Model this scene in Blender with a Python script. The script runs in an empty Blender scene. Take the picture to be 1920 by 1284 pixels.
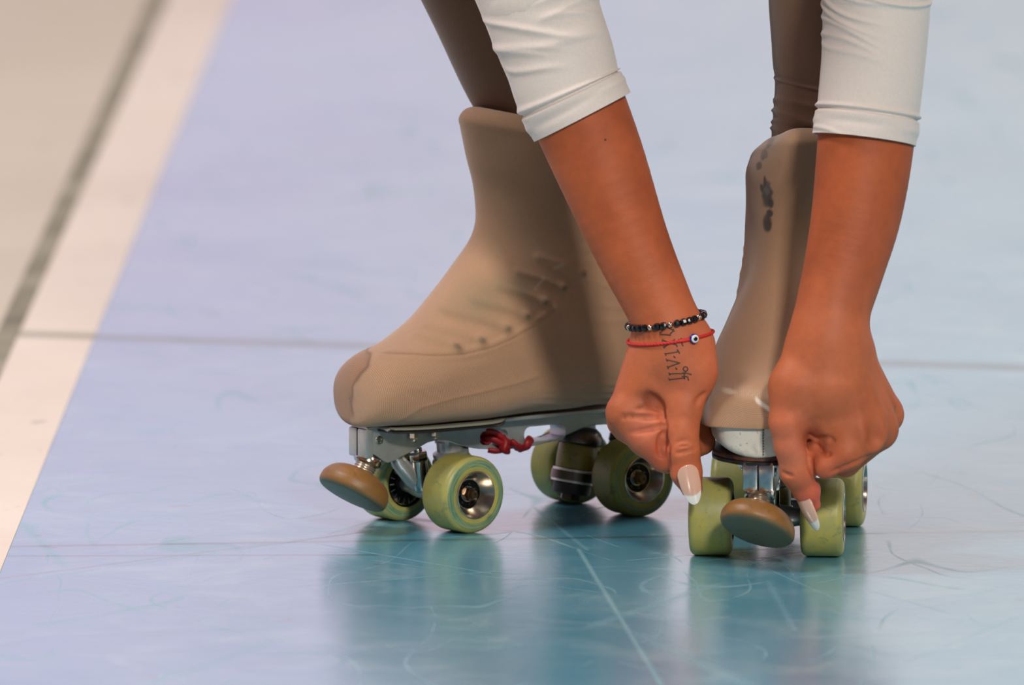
import bpy, bmesh, math, random
import numpy as np
from mathutils import Vector, Matrix
from mathutils.bvhtree import BVHTree
random.seed(7); rng = np.random.default_rng(7)
C = bpy.context.scene.collection
SC = bpy.context.scene
PI = math.pi
# ------------------------------------------------------------------ camera
F_PX, PITCH = 27000.0, math.radians(7.6)
EYE = Vector((0.0, -10.488, 1.5395))
cd = bpy.data.cameras.new('camera'); cam = bpy.data.objects.new('camera', cd); C.objects.link(cam)
cd.sensor_width = 36.0; cd.lens = F_PX / 1920 * 36; cd.clip_end = 300
cam.location = EYE; cam.rotation_euler = (PI / 2 - PITCH, 0, 0)
cd.dof.use_dof = True; cd.dof.focus_distance = 10.5; cd.dof.aperture_fstop = 7.5
SC.camera = cam
# ------------------------------------------------------------------ view + world
SC.view_settings.view_transform = 'Standard'; SC.view_settings.look = 'None'
SC.view_settings.exposure = 0.0; SC.view_settings.gamma = 1.0
SC.view_settings.use_curve_mapping = False

def nd(nt, t, **kw):
    n = nt.nodes.new(t)
    for k, v in kw.items():
        if k == 'inp':
            for i, val in v.items(): n.inputs[i].default_value = val
        else: setattr(n, k, v)
    return n
def mth(nt, op, a, b=None, c=None, clamp=False):
    n = nt.nodes.new('ShaderNodeMath'); n.operation = op; n.use_clamp = clamp
    for i, v in enumerate((a, b, c)):
        if v is None: continue
        if hasattr(v, 'links') or hasattr(v, 'is_linked'): nt.links.new(v, n.inputs[i])
        else: n.inputs[i].default_value = v
    return n.outputs[0]
def mixc(nt, fac, a, b, mode='MIX'):
    n = nt.nodes.new('ShaderNodeMix'); n.data_type = 'RGBA'; n.blend_type = mode
    for i, v in ((0, fac), (6, a), (7, b)):
        if hasattr(v, 'is_linked'): nt.links.new(v, n.inputs[i])
        elif i == 0: n.inputs[i].default_value = v
        else: n.inputs[i].default_value = (v[0], v[1], v[2], 1)
    return n.outputs[2]
def srgb(r, g, b):
    f = lambda c: (c / 255 / 12.92) if c / 255 <= .04045 else ((c / 255 + .055) / 1.055) ** 2.4
    return (f(r), f(g), f(b))

w = bpy.data.worlds.new('hall_surroundings'); SC.world = w; w.use_nodes = True
nt = w.node_tree; nt.nodes.clear()
tc = nd(nt, 'ShaderNodeTexCoord'); sp = nd(nt, 'ShaderNodeSeparateXYZ'); nt.links.new(tc.outputs['Generated'], sp.inputs[0])
# walls of the hall: lavender on one side, cool daylight on the other, darker ceiling
side = nd(nt, 'ShaderNodeMapRange', interpolation_type='SMOOTHSTEP'); nt.links.new(sp.outputs[0], side.inputs[0])
side.inputs[1].default_value = -.04; side.inputs[2].default_value = .045
c_wall = mixc(nt, side.outputs[0], srgb(232, 200, 226), srgb(228, 217, 213))
elev = nd(nt, 'ShaderNodeValToRGB'); nt.links.new(sp.outputs[2], elev.inputs[0])
cr = elev.color_ramp
for p, v in ((0.0, .5), (.05, 1.0), (.12, 1.25), (.40, 1.15), (.62, .45), (1.0, .25)):
    e = cr.elements[0] if p == 0 else (cr.elements[1] if p == 1.0 else cr.elements.new(p)); e.position = p; e.color = (v, v, v, 1)
c_all = mixc(nt, 1.0, c_wall, elev.outputs[0], 'MULTIPLY')
bg = nd(nt, 'ShaderNodeBackground'); 
front = nd(nt, 'ShaderNodeMapRange', interpolation_type='SMOOTHSTEP'); nt.links.new(sp.outputs[1], front.inputs[0])   # windows stand on the far side
for i_, v_ in ((1, -.25), (2, .55), (3, .25), (4, 2.25)): front.inputs[i_].default_value = v_
sc_ = nd(nt, 'ShaderNodeVectorMath', operation='SCALE'); nt.links.new(c_all, sc_.inputs[0]); nt.links.new(front.outputs[0], sc_.inputs['Scale'])
nt.links.new(sc_.outputs[0], bg.inputs[0]); bg.inputs[1].default_value = 1.0
wo = nd(nt, 'ShaderNodeOutputWorld'); nt.links.new(bg.outputs[0], wo.inputs[0])
WORLD_BG = bg

def area(name, loc, target, sx, sy, power, col):
    l = bpy.data.lights.new(name, 'AREA'); l.shape = 'RECTANGLE'; l.size = sx; l.size_y = sy; l.energy = power; l.color = col
    o = bpy.data.objects.new(name, l); C.objects.link(o); o.location = loc
    o.rotation_euler = (Vector(target) - Vector(loc)).to_track_quat('-Z', 'Y').to_euler()
area('hall_lamp', (1.7, -7.8, 4.4), (.05, 0, .2), .8, .8, 470, (1.0, .90, .80))
area('hall_lamp', (4.5, -4.0, 4.2), (.1, 0, .2), 1.2, 1.2, 80, (1.0, .90, .82))
area('hall_lamp', (-3.0, -.8, 5.0), (0, 0, .2), 1.2, 1.2, 200, (1.0, .94, .90))
area('hall_lamp', (0.3, 3.5, 6.0), (0, 0, .2), 2.5, 2.5, 200, (1.0, .95, .90))

# ------------------------------------------------------------------ geometry helpers
def at(px, py, Y):
    """world point seen at photo pixel (px, py) at world depth Y"""
    u, v = (px - 960) / F_PX, (642 - py) / F_PX
    c, s = math.cos(PITCH), math.sin(PITCH)
    d = Vector((u, c + v * s, -s + v * c))
    t = (Y - EYE.y) / d.y
    return EYE + d * t
def ground(px, py):
    v = (642 - py) / F_PX; c, s = math.cos(PITCH), math.sin(PITCH)
    d = Vector(((px - 960) / F_PX, c + v * s, -s + v * c)); t = -EYE.z / d.z
    return EYE + d * t

def mesh_obj(name, verts, faces, mats, parent=None, smooth=True, fm=None, loc=None):
    me = bpy.data.meshes.new(name); me.from_pydata([tuple(v) for v in verts], [], [tuple(f) for f in faces]); me.update()
    if not isinstance(mats, (list, tuple)): mats = [mats]
    for m in mats: me.materials.append(m)
    if smooth: me.polygons.foreach_set('use_smooth', [True] * len(me.polygons))
    if fm is not None: me.polygons.foreach_set('material_index', list(fm))
    o = bpy.data.objects.new(name, me); C.objects.link(o)
    if parent is not None: o.parent = parent
    if loc is not None: o.location = loc
    return o
class MB:
    """gathers shapes in one bmesh, linked as ONE mesh object"""
    def __init__(s): s.bm = bmesh.new(); s.mi = 0
    def _fin(s, geom_faces):
        for f in geom_faces: f.material_index = s.mi; f.smooth = True
    def add(s, verts, faces):
        vs = [s.bm.verts.new(v) for v in verts]; out = []
        for f in faces:
            try: out.append(s.bm.faces.new([vs[i] for i in f]))
            except ValueError: pass
        s._fin(out); return s
    def lathe(s, prof, origin=(0, 0, 0), axis=(0, 0, 1), n=48, cap=True, closed=False):
        """prof: list of (axial, radius)"""
        ax = Vector(axis).normalized(); q = Vector((0, 0, 1)).rotation_difference(ax); o = Vector(origin)
        vs = []; fs = []
        for h, r in prof:
            for k in range(n):
                a = 2 * PI * k / n; vs.append(o + q @ Vector((r * math.cos(a), r * math.sin(a), h)))
        m = len(prof)
        for i in range(m if closed else m - 1):
            j = (i + 1) % m
            for k in range(n):
                k2 = (k + 1) % n; fs.append((i * n + k, i * n + k2, j * n + k2, j * n + k))
        if cap and not closed:
            fs.append(tuple(range(n - 1, -1, -1))); fs.append(tuple((m - 1) * n + k for k in range(n)))
        return s.add(vs, fs)
    def box(s, c, size, rot=None, bev=.0):
        x, y, z = size[0] / 2, size[1] / 2, size[2] / 2
        b = bev
        R = rot if rot is not None else Matrix.Identity(3)
        if b <= 0:
            P = [(i * x, j * y, k * z) for i in (-1, 1) for j in (-1, 1) for k in (-1, 1)]
            F = [(0, 1, 3, 2), (4, 6, 7, 5), (0, 4, 5, 1), (2, 3, 7, 6), (0, 2, 6, 4), (1, 5, 7, 3)]
            return s.add([Vector(c) + R @ Vector(p) for p in P], F)
        t = bmesh.new(); bmesh.ops.create_cube(t, size=1)
        for v in t.verts: v.co = Vector((v.co.x * 2 * x, v.co.y * 2 * y, v.co.z * 2 * z))
        bmesh.ops.bevel(t, geom=t.edges[:], offset=b, segments=2, affect='EDGES', profile=.6)
        t.verts.index_update()
        P = [Vector(c) + R @ v.co for v in t.verts]; F = [[v.index for v in f.verts] for f in t.faces]; t.free()
        return s.add(P, F)
    def tube(s, pts, r, n=12, cap=True, closed=False, flat=1.0):
        pts = [Vector(p) for p in pts]; m = len(pts); rr = r if isinstance(r, (list, tuple)) else [r] * m
        vs = []; fs = []; up = None
        for i, p in enumerate(pts):
            if closed: t = pts[(i + 1) % m] - pts[i - 1]
            else: t = pts[min(i + 1, m - 1)] - pts[max(i - 1, 0)]
            t.normalize()
            if up is None: up = t.orthogonal().normalized()
            up = (up - t * up.dot(t)); up = up.normalized() if up.length > 1e-9 else t.orthogonal().normalized()
            sd = t.cross(up)
            for k in range(n):
                a = 2 * PI * k / n; vs.append(p + (up * math.cos(a) * flat + sd * math.sin(a)) * rr[i])
        for i in range(m if closed else m - 1):
            j = (i + 1) % m
            for k in range(n):
                k2 = (k + 1) % n; fs.append((i * n + k, i * n + k2, j * n + k2, j * n + k))
        if cap and not closed:
            fs.append(tuple(range(n - 1, -1, -1))); fs.append(tuple((m - 1) * n + k for k in range(n)))
        return s.add(vs, fs)
    def hexn(s, origin, axis, r, h, n=6, bore=0):
        ax = Vector(axis).normalized()
        prof = [(0, r * .93), (h * .12, r), (h * .88, r), (h, r * .93)]
        q = len(s.bm.faces)
        s.lathe(prof, origin, axis, n=n); s.bm.faces.ensure_lookup_table()
        for f in s.bm.faces[q:]: f.smooth = False
        return s
    def build(s, name, mats, parent=None, recalc=True, auto=None):
        if recalc: bmesh.ops.recalc_face_normals(s.bm, faces=s.bm.faces[:])
        me = bpy.data.meshes.new(name); s.bm.to_mesh(me); s.bm.free()
        if not isinstance(mats, (list, tuple)): mats = [mats]
        for m in mats: me.materials.append(m)
        if auto is not None:
            me.set_sharp_from_angle(angle=math.radians(auto))
        o = bpy.data.objects.new(name, me); C.objects.link(o)
        if parent is not None: o.parent = parent
        return o
def empty(name, loc=(0, 0, 0), rz=0):
    o = bpy.data.objects.new(name, None); C.objects.link(o); o.location = loc; o.rotation_euler = (0, 0, rz); o.empty_display_size = .02
    return o
def tag(o, label, cat=None, group=None, kind=None):
    if label: o['label'] = label
    if cat: o['category'] = cat
    if group: o['group'] = group
    if kind: o['kind'] = kind
    return o
def vcol(o, arr):
    """arr: (nverts,3) linear colours"""
    a = o.data.color_attributes.new('Tint', 'FLOAT_COLOR', 'POINT')
    b = np.ones((len(arr), 4), np.float32); b[:, :3] = arr; a.data.foreach_set('color', b.ravel())

# ------------------------------------------------------------------ materials
def pmat(name, col=(.5, .5, .5), rough=.5, metal=0.0, spec=.5, **kw):
    m = bpy.data.materials.new(name); m.use_nodes = True
    b = m.node_tree.nodes['Principled BSDF']
    b.inputs['Base Color'].default_value = (*col, 1); b.inputs['Roughness'].default_value = rough
    b.inputs['Metallic'].default_value = metal; b.inputs['Specular IOR Level'].default_value = spec
    for k, v in kw.items(): b.inputs[k.replace('_', ' ')].default_value = v
    return m
def P(m): return m.node_tree.nodes['Principled BSDF']
def noise(nt, scale, detail=4, rough=.55, vec=None, dist=0.0, dim='3D'):
    n = nd(nt, 'ShaderNodeTexNoise'); n.inputs['Scale'].default_value = scale; n.inputs['Detail'].default_value = detail
    n.inputs['Roughness'].default_value = rough; n.inputs['Distortion'].default_value = dist
    if vec is not None: nt.links.new(vec, n.inputs['Vector'])
    return n.outputs[0]
def ramp(nt, fac, stops):
    r = nd(nt, 'ShaderNodeValToRGB'); nt.links.new(fac, r.inputs[0]); cr = r.color_ramp
    while len(cr.elements) > 1: cr.elements.remove(cr.elements[-1])
    for i, (p, c) in enumerate(stops):
        e = cr.elements[0] if i == 0 else cr.elements.new(p)
        e.position = p; e.color = (*c, 1) if hasattr(c, '__len__') else (c, c, c, 1)
    return r.outputs[0]
def objco(nt, scale=None):
    t = nd(nt, 'ShaderNodeTexCoord'); o = t.outputs['Object']
    if scale:
        m = nd(nt, 'ShaderNodeMapping'); nt.links.new(o, m.inputs[0]); m.inputs['Scale'].default_value = scale; return m.outputs[0]
    return o
def bump(m, h, strength=.3, dist=.001):
    nt = m.node_tree; b = nd(nt, 'ShaderNodeBump'); b.inputs['Strength'].default_value = strength; b.inputs['Distance'].default_value = dist
    nt.links.new(h, b.inputs['Height']); nt.links.new(b.outputs[0], P(m).inputs['Normal']); return b

M = {}
def metal_mat(name, col, rough, sc=60, var=.5, dirt=(.05, .04, .03), amt=.35):
    m = pmat(name, col, rough, 1.0); nt = m.node_tree
    n = noise(nt, sc, 5, .6, objco(nt))
    c = mixc(nt, ramp(nt, n, [(.35, 0), (.75, amt)]), col, dirt)
    nt.links.new(c, P(m).inputs['Base Color'])
    r = mth(nt, 'MULTIPLY_ADD', n, var * .4, rough - var * .15); nt.links.new(r, P(m).inputs['Roughness'])
    bump(m, noise(nt, sc * 12, 3, .6, objco(nt)), .08, .0003)
    return m
M['alu'] = metal_mat('satin_aluminium', srgb(190, 196, 196), .38, 40, .3, srgb(130, 134, 130), .5)
P(M['alu']).inputs['Metallic'].default_value = .72
M['thread'] = metal_mat('threaded_steel', srgb(200, 188, 172), .28, 90, .3, srgb(110, 92, 74), .5)
P(M['thread']).inputs['Metallic'].default_value = .8
M['chrome'] = metal_mat('worn_chrome', srgb(215, 214, 210), .14, 90, .4, srgb(95, 85, 72), .5)
M['steel'] = metal_mat('dark_steel', srgb(110, 104, 98), .3, 80, .4, srgb(45, 38, 32), .7)
M['dark'] = metal_mat('dark_greasy_metal', srgb(60, 56, 54), .38, 120, .4, srgb(20, 18, 16), .7)
M['hub'] = metal_mat('spun_hub_metal', srgb(205, 196, 182), .2, 110, .5, srgb(120, 95, 70), .5)
M['bright'] = metal_mat('bright_plated_steel', srgb(225, 226, 224), .25, 60, .3, srgb(160, 160, 155), .4)
P(M['bright']).inputs['Metallic'].default_value = .45
M['rust'] = metal_mat('bronze_nut', srgb(150, 118, 88), .3, 120, .4, srgb(60, 42, 28), .6)
M['rubber'] = pmat('black_rubber', srgb(28, 27, 26), .55)

def urethane(name, a, b, grime):
    m = pmat(name, a, .42); nt = m.node_tree; co = objco(nt)
    n1 = noise(nt, 38, 5, .6, co); n2 = noise(nt, 130, 5, .65, co, .6)
    c = mixc(nt, ramp(nt, n1, [(.35, 0), (.65, 1)]), a, b)
    c = mixc(nt, ramp(nt, n2, [(.57, 0), (.72, .75)]), c, grime)
    nt.links.new(c, P(m).inputs['Base Color']); P(m).inputs['Subsurface Weight'].default_value = .15
    P(m).inputs['Subsurface Radius'].default_value = (.004, .004, .002); P(m).inputs['Subsurface Scale'].default_value = 1.0
    if 'band' in name:
        s3 = nd(nt, 'ShaderNodeSeparateXYZ'); nt.links.new(co, s3.inputs[0]); r_ = mth(nt, 'SQRT', mth(nt, 'ADD', mth(nt, 'MULTIPLY', s3.outputs[0], s3.outputs[0]), mth(nt, 'MULTIPLY', s3.outputs[2], s3.outputs[2])))
        cx = nd(nt, 'ShaderNodeCombineXYZ'); nt.links.new(mth(nt, 'MULTIPLY', r_, 900), cx.inputs[0]); nt.links.new(mth(nt, 'MULTIPLY', s3.outputs[0], 60), cx.inputs[1]); nt.links.new(mth(nt, 'MULTIPLY', s3.outputs[2], 60), cx.inputs[2])
        c = mixc(nt, ramp(nt, noise(nt, 1.0, 3, .6, cx.outputs[0]), [(.4, 0), (.62, .8)]), c, srgb(160, 172, 120) if 'teal' in name else srgb(90, 110, 90))
        nt.links.new(c, P(m).inputs['Base Color'])
    bump(m, n2, .25, .0006); return m
M['tread'] = urethane('yellow_green_urethane', srgb(152, 156, 100), srgb(182, 172, 84), srgb(96, 126, 98))
M['tread_old'] = urethane('olive_urethane', srgb(122, 124, 50), srgb(138, 132, 48), srgb(62, 84, 62))
M['lip'] = urethane('teal_urethane_band', srgb(78, 130, 108), srgb(100, 140, 108), srgb(60, 104, 92))
M['lip_old'] = urethane('worn_yellow_band', srgb(140, 135, 45), srgb(118, 122, 60), srgb(75, 90, 90))
M['cushion'] = urethane('amber_cushion', srgb(130, 126, 60), srgb(120, 105, 40), srgb(60, 50, 20))
def stopper_mat():
    m = pmat('toe_stop_rubber', (.3, .2, .1), .45); nt = m.node_tree; co = objco(nt)
    n1 = noise(nt, 45, 5, .6, co); n2 = noise(nt, 160, 5, .7, co)
    g = nd(nt, 'ShaderNodeAttribute'); g.attribute_name = 'Tint'
    c = mixc(nt, ramp(nt, n1, [(.35, 0), (.7, .6)]), g.outputs['Color'], srgb(98, 80, 52))
    c = mixc(nt, ramp(nt, n2, [(.58, 0), (.75, .6)]), c, srgb(60, 56, 44))
    nt.links.new(c, P(m).inputs['Base Color']); bump(m, n2, .35, .0006); return m
M['stop'] = stopper_mat()

def tint_cloth(name, rough, fx, fy, weave=.5, light=(.9, .85, .78), mottle=.12, lightamt=.0):
    """knit fabric: the tint comes from the vertex colours, fine courses from the UVs"""
    m = pmat(name, (.5, .4, .3), rough, spec=.25); nt = m.node_tree
    g = nd(nt, 'ShaderNodeAttribute'); g.attribute_name = 'Tint'
    uv = nd(nt, 'ShaderNodeTexCoord'); s = nd(nt, 'ShaderNodeSeparateXYZ'); nt.links.new(uv.outputs['UV'], s.inputs[0])
    wx = mth(nt, 'SINE', mth(nt, 'MULTIPLY', s.outputs[0], fx * 2 * PI)); wy = mth(nt, 'SINE', mth(nt, 'MULTIPLY', s.outputs[1], fy * 2 * PI))
    k = mth(nt, 'MULTIPLY', mth(nt, 'ADD', wx, 1.0), mth(nt, 'ADD', wy, 1.0))
    k = mth(nt, 'MULTIPLY', k, .25)
    n1 = noise(nt, 22, 5, .6, objco(nt)); n2 = noise(nt, 500, 3, .6, objco(nt))
    kk = mth(nt, 'MULTIPLY_ADD', k, weave, 1 - weave * .5)
    a2 = nd(nt, 'ShaderNodeAttribute'); a2.attribute_name = 'Knit'
    fac = mth(nt, 'ADD', mth(nt, 'MULTIPLY', mth(nt, 'SUBTRACT', kk, 1.0), mth(nt, 'MULTIPLY_ADD', a2.outputs['Fac'], .85, .15)), 1.0)
    v = mth(nt, 'MULTIPLY', fac, mth(nt, 'MULTIPLY_ADD', n1, mottle * 2, 1 - mottle))
    v = mth(nt, 'MULTIPLY', v, mth(nt, 'MULTIPLY_ADD', n2, .16, .92))
    sc = nd(nt, 'ShaderNodeVectorMath', operation='SCALE'); nt.links.new(g.outputs['Color'], sc.inputs[0]); nt.links.new(v, sc.inputs['Scale'])
    nt.links.new(sc.outputs[0], P(m).inputs['Base Color'])
    P(m).inputs['Sheen Weight'].default_value = .25; P(m).inputs['Sheen Roughness'].default_value = .5
    bump(m, mth(nt, 'MULTIPLY_ADD', k, .6, n2), .25, .0005)
    return m
M['cover'] = tint_cloth('tan_knit_boot_cover', .78, 285, 340, .62)
M['tights'] = tint_cloth('brown_tights', .8, 260, 300, .25, mottle=.1)
M['top'] = tint_cloth('white_stretch_fabric', .6, 300, 300, .06, mottle=.03)
P(M['top']).inputs['Subsurface Weight'].default_value = .1
P(M['top']).inputs['Subsurface Radius'].default_value = (.01, .006, .004)

def leather():
    m = pmat('scuffed_white_leather', srgb(215, 212, 200), .45); nt = m.node_tree; co = objco(nt)
    n = noise(nt, 60, 6, .7, co); n2 = noise(nt, 220, 4, .6, co)
    c = mixc(nt, ramp(nt, n, [(.52, 0), (.68, .55)]), srgb(218, 214, 202), srgb(150, 142, 112))
    c = mixc(nt, ramp(nt, n2, [(.63, 0), (.72, .8)]), c, srgb(80, 78, 55))
    nt.links.new(c, P(m).inputs['Base Color']); bump(m, n2, .2, .0004); return m
M['leather'] = leather()
def sole_m():
    m = pmat('brown_sole', srgb(95, 58, 38), .4); nt = m.node_tree
    n = noise(nt, 90, 5, .6, objco(nt, (1, 1, 4)))
    nt.links.new(mixc(nt, ramp(nt, n, [(.4, 0), (.65, 1)]), srgb(105, 62, 40), srgb(48, 34, 26)), P(m).inputs['Base Color']); return m
M['sole'] = sole_m()
M['grey_sole'] = pmat('grey_sole_edge', srgb(128, 130, 118), .45)
M['sole_edge'] = pmat('black_sole_edge', srgb(30, 27, 26), .35)

def skin_mat():
    m = pmat('tanned_skin', (.45, .2, .1), .55); nt = m.node_tree; co = objco(nt)
    g = nd(nt, 'ShaderNodeAttribute'); g.attribute_name = 'Tint'
    n1 = noise(nt, 24, 4, .55, co); n2 = noise(nt, 700, 3, .6, co); n3 = noise(nt, 150, 4, .6, co)
    vo = nd(nt, 'ShaderNodeTexVoronoi'); vo.inputs['Scale'].default_value = 900; nt.links.new(co, vo.inputs['Vector'])
    c = mixc(nt, 1.0, g.outputs['Color'], ramp(nt, n1, [(.3, (.82, .78, .76)), (.7, (1.12, 1.08, 1.05))]), 'MULTIPLY')
    c = mixc(nt, 1.0, c, ramp(nt, n3, [(.3, (.93, .92, .9)), (.7, (1.05, 1.04, 1.03))]), 'MULTIPLY')
    nt.links.new(c, P(m).inputs['Base Color'])
    b = P(m); b.inputs['Subsurface Weight'].default_value = .28; b.inputs['Subsurface Radius'].default_value = (.006, .0022, .0012); b.inputs['Subsurface Scale'].default_value = 1.0
    b.inputs['Specular IOR Level'].default_value = .33
    nt.links.new(mth(nt, 'MULTIPLY_ADD', n3, .22, .44), b.inputs['Roughness'])
    bump(m, mth(nt, 'ADD', mth(nt, 'MULTIPLY', vo.outputs[0], .6), mth(nt, 'MULTIPLY', n3, .8)), .28, .0005)
    return m
M['skin'] = skin_mat()
def nail_mat():
    m = pmat('glossy_nail', (.8, .6, .5), .08, spec=.7); nt = m.node_tree
    g = nd(nt, 'ShaderNodeAttribute'); g.attribute_name = 'Tint'; nt.links.new(g.outputs['Color'], P(m).inputs['Base Color'])
    P(m).inputs['Coat Weight'].default_value = .6; return m
M['nail'] = nail_mat()
M['ink'] = pmat('tattoo_ink', srgb(66, 48, 40), .5)
M['hair'] = pmat('dark_hair', srgb(40, 28, 22), .45)
M['black_bead'] = pmat('black_glass_bead', srgb(14, 15, 17), .15, spec=.6)
M['silver_bead'] = pmat('silver_bead', srgb(210, 195, 175), .18, 1.0)
M['red'] = pmat('red_cord', srgb(200, 30, 30), .6)
M['redlace'] = pmat('dark_red_ribbon', srgb(140, 12, 20), .5)
M['eye_white'] = pmat('bead_white', srgb(225, 228, 235), .12); M['eye_blue'] = pmat('bead_blue', srgb(40, 35, 130), .12)
M['eye_black'] = pmat('bead_black', srgb(10, 20, 28), .12)

# ------------------------------------------------------------------ floor
G = ground
def floor_material(name, base, base2, kind):
    m = pmat(name, base, .2, spec=.5); nt = m.node_tree
    geo = nd(nt, 'ShaderNodeNewGeometry'); pos = geo.outputs['Position']
    sx = nd(nt, 'ShaderNodeSeparateXYZ'); nt.links.new(pos, sx.inputs[0]); X, Y = sx.outputs[0], sx.outputs[1]
    def seg(p, q, wd, soft=.5):
        """mask of a straight scratch from p to q (metres on the floor)"""
        dx, dy = q[0] - p[0], q[1] - p[1]; L = math.hypot(dx, dy); ux, uy = dx / L, dy / L
        a = mth(nt, 'ADD', mth(nt, 'MULTIPLY', X, ux), mth(nt, 'MULTIPLY_ADD', Y, uy, -(p[0] * ux + p[1] * uy)))
        d = mth(nt, 'ABSOLUTE', mth(nt, 'ADD', mth(nt, 'MULTIPLY', X, -uy), mth(nt, 'MULTIPLY_ADD', Y, ux, (p[0] * uy - p[1] * ux))))
        e = mth(nt, 'MAXIMUM', mth(nt, 'SUBTRACT', 0.0, a), mth(nt, 'SUBTRACT', a, L)); e = mth(nt, 'MAXIMUM', e, 0.0)
        d = mth(nt, 'ADD', d, mth(nt, 'MULTIPLY', e, .3))
        return mth(nt, 'SUBTRACT', 1.0, mth(nt, 'DIVIDE', d, wd), clamp=True)
    n_big = noise(nt, 2.2, 5, .6, pos, .4); n_mid = noise(nt, 13, 6, .65, pos, .8); n_fine = noise(nt, 120, 5, .7, pos)
    col = mixc(nt, ramp(nt, n_big, [(.35, 0), (.7, 1)]), base, base2)
    worn = srgb(168, 196, 200) if kind == 'blue' else base2
    col = mixc(nt, ramp(nt, n_mid, [(.5, 0), (.74, .42)]), col, worn)
    # fine random skate scratches: thin contour lines of stretched noises
    tot = None
    for sc, th, ang in ((3.1, .004, .3), (4.7, .0035, 1.9), (7.3, .005, 2.6)):
        mp = nd(nt, 'ShaderNodeMapping'); nt.links.new(pos, mp.inputs[0]); mp.inputs['Rotation'].default_value = (0, 0, ang); mp.inputs['Scale'].default_value = (1, .35, 1)
        nn = noise(nt, sc, 1.5, .4, mp.outputs[0]); l = mth(nt, 'SUBTRACT', 1.0, mth(nt, 'DIVIDE', mth(nt, 'ABSOLUTE', mth(nt, 'SUBTRACT', nn, .5)), th), clamp=True)
        tot = l if tot is None else mth(nt, 'MAXIMUM', tot, l)
    brk = ramp(nt, noise(nt, 9, 3, .5, pos), [(.45, 0), (.62, 1)])
    scr = mth(nt, 'MULTIPLY', tot, brk)
    if kind == 'blue':
        for a, b, wd, am in (((1085, 1030), (1240, 1284), .0028, 1), ((0, 1093), (770, 985), .003, .6), ((1000, 950), (1100, 1030), .003, .5),
                             ((600, 1020), (920, 1075), .0025, .7), ((560, 1100), (940, 1070), .003, .5), ((1180, 1050), (1560, 1020), .002, .7),
                             ((1440, 1090), (1490, 1180), .004, .4), ((40, 980), (120, 1060), .006, .5), ((620, 1000), (820, 940), .0025, .5),
                             ((1120, 1170), (1330, 1100), .010, .45), ((1200, 1190), (1400, 1284), .012, .4), ((1560, 1000), (1650, 1000), .003, .4),
                             ((1640, 1110), (1780, 1150), .003, .5), ((1900, 1160), (1700, 1240), .003, .4), ((280, 1284), (520, 1200), .010, .3),
                             ((1380, 1040), (1560, 1120), .0022, .6), ((700, 1050), (1120, 1110), .0025, .4)):
            scr = mth(nt, 'MAXIMUM', scr, mth(nt, 'MULTIPLY', seg(G(*a), G(*b), wd), am))
        col = mixc(nt, mth(nt, 'MULTIPLY', scr, .36), col, srgb(160, 174, 158))
        dark = None
        for a, b, wd, am in (((-400, 1031), (2400, 988), .0075, 1.0), ((-400, 1044), (700, 1040), .0055, .9), ((-200, 1110), (720, 992), .005, .6), ((150, 1045), (400, 1000), .002, .4)):
            s_ = mth(nt, 'MULTIPLY', seg(G(*a), G(*b), wd), am); dark = s_ if dark is None else mth(nt, 'MAXIMUM', dark, s_)
        col = mixc(nt, mth(nt, 'MULTIPLY', dark, .8), col, srgb(58, 98, 104))
    far = mth(nt, 'MULTIPLY', seg(G(-600, 606), G(2600, 712), .028), .8)
    spots = ramp(nt, noise(nt, 34, 2, .5, pos), [(.70, 0), (.76, .6)])
    col = mixc(nt, far, col, srgb(105, 104, 92)); col = mixc(nt, spots, col, srgb(100, 98, 80))
    nt.links.new(col, P(m).inputs['Base Color'])
    r = mth(nt, 'ADD', mth(nt, 'MULTIPLY', n_mid, .16), .13); r = mth(nt, 'ADD', r, mth(nt, 'MULTIPLY', scr, .25)); r = mth(nt, 'ADD', r, mth(nt, 'MULTIPLY', far, .3))
    if kind != 'blue': r = mth(nt, 'ADD', r, .25)
    nt.links.new(r, P(m).inputs['Roughness'])
    P(m).inputs['IOR'].default_value = 1.75 if kind == 'blue' else 1.5
    if kind == 'blue': nt.links.new(mth(nt, 'SUBTRACT', .62, mth(nt, 'ADD', mth(nt, 'MULTIPLY', scr, .38), mth(nt, 'MULTIPLY', ramp(nt, noise(nt, 6, 5, .7, pos, .6), [(.5, 0), (.72, 1)]), .22)), clamp=True), P(m).inputs['Coat Weight']); nt.links.new(mth(nt, 'SUBTRACT', .5, mth(nt, 'MULTIPLY', scr, .25)), P(m).inputs['Specular IOR Level']); P(m).inputs['Coat Roughness'].default_value = .22; P(m).inputs['Coat IOR'].default_value = 1.5
    bump(m, mth(nt, 'ADD', mth(nt, 'MULTIPLY', n_mid, 1.0), mth(nt, 'ADD', mth(nt, 'MULTIPLY', n_fine, .05), mth(nt, 'MULTIPLY', scr, -.05))), .22, .004)
    return m
def quadstrip(name, pts, mat, z):
    o = mesh_obj(name, [(p[0], p[1], z) for p in pts], [tuple(range(len(pts)))], mat, smooth=False); return o
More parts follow.
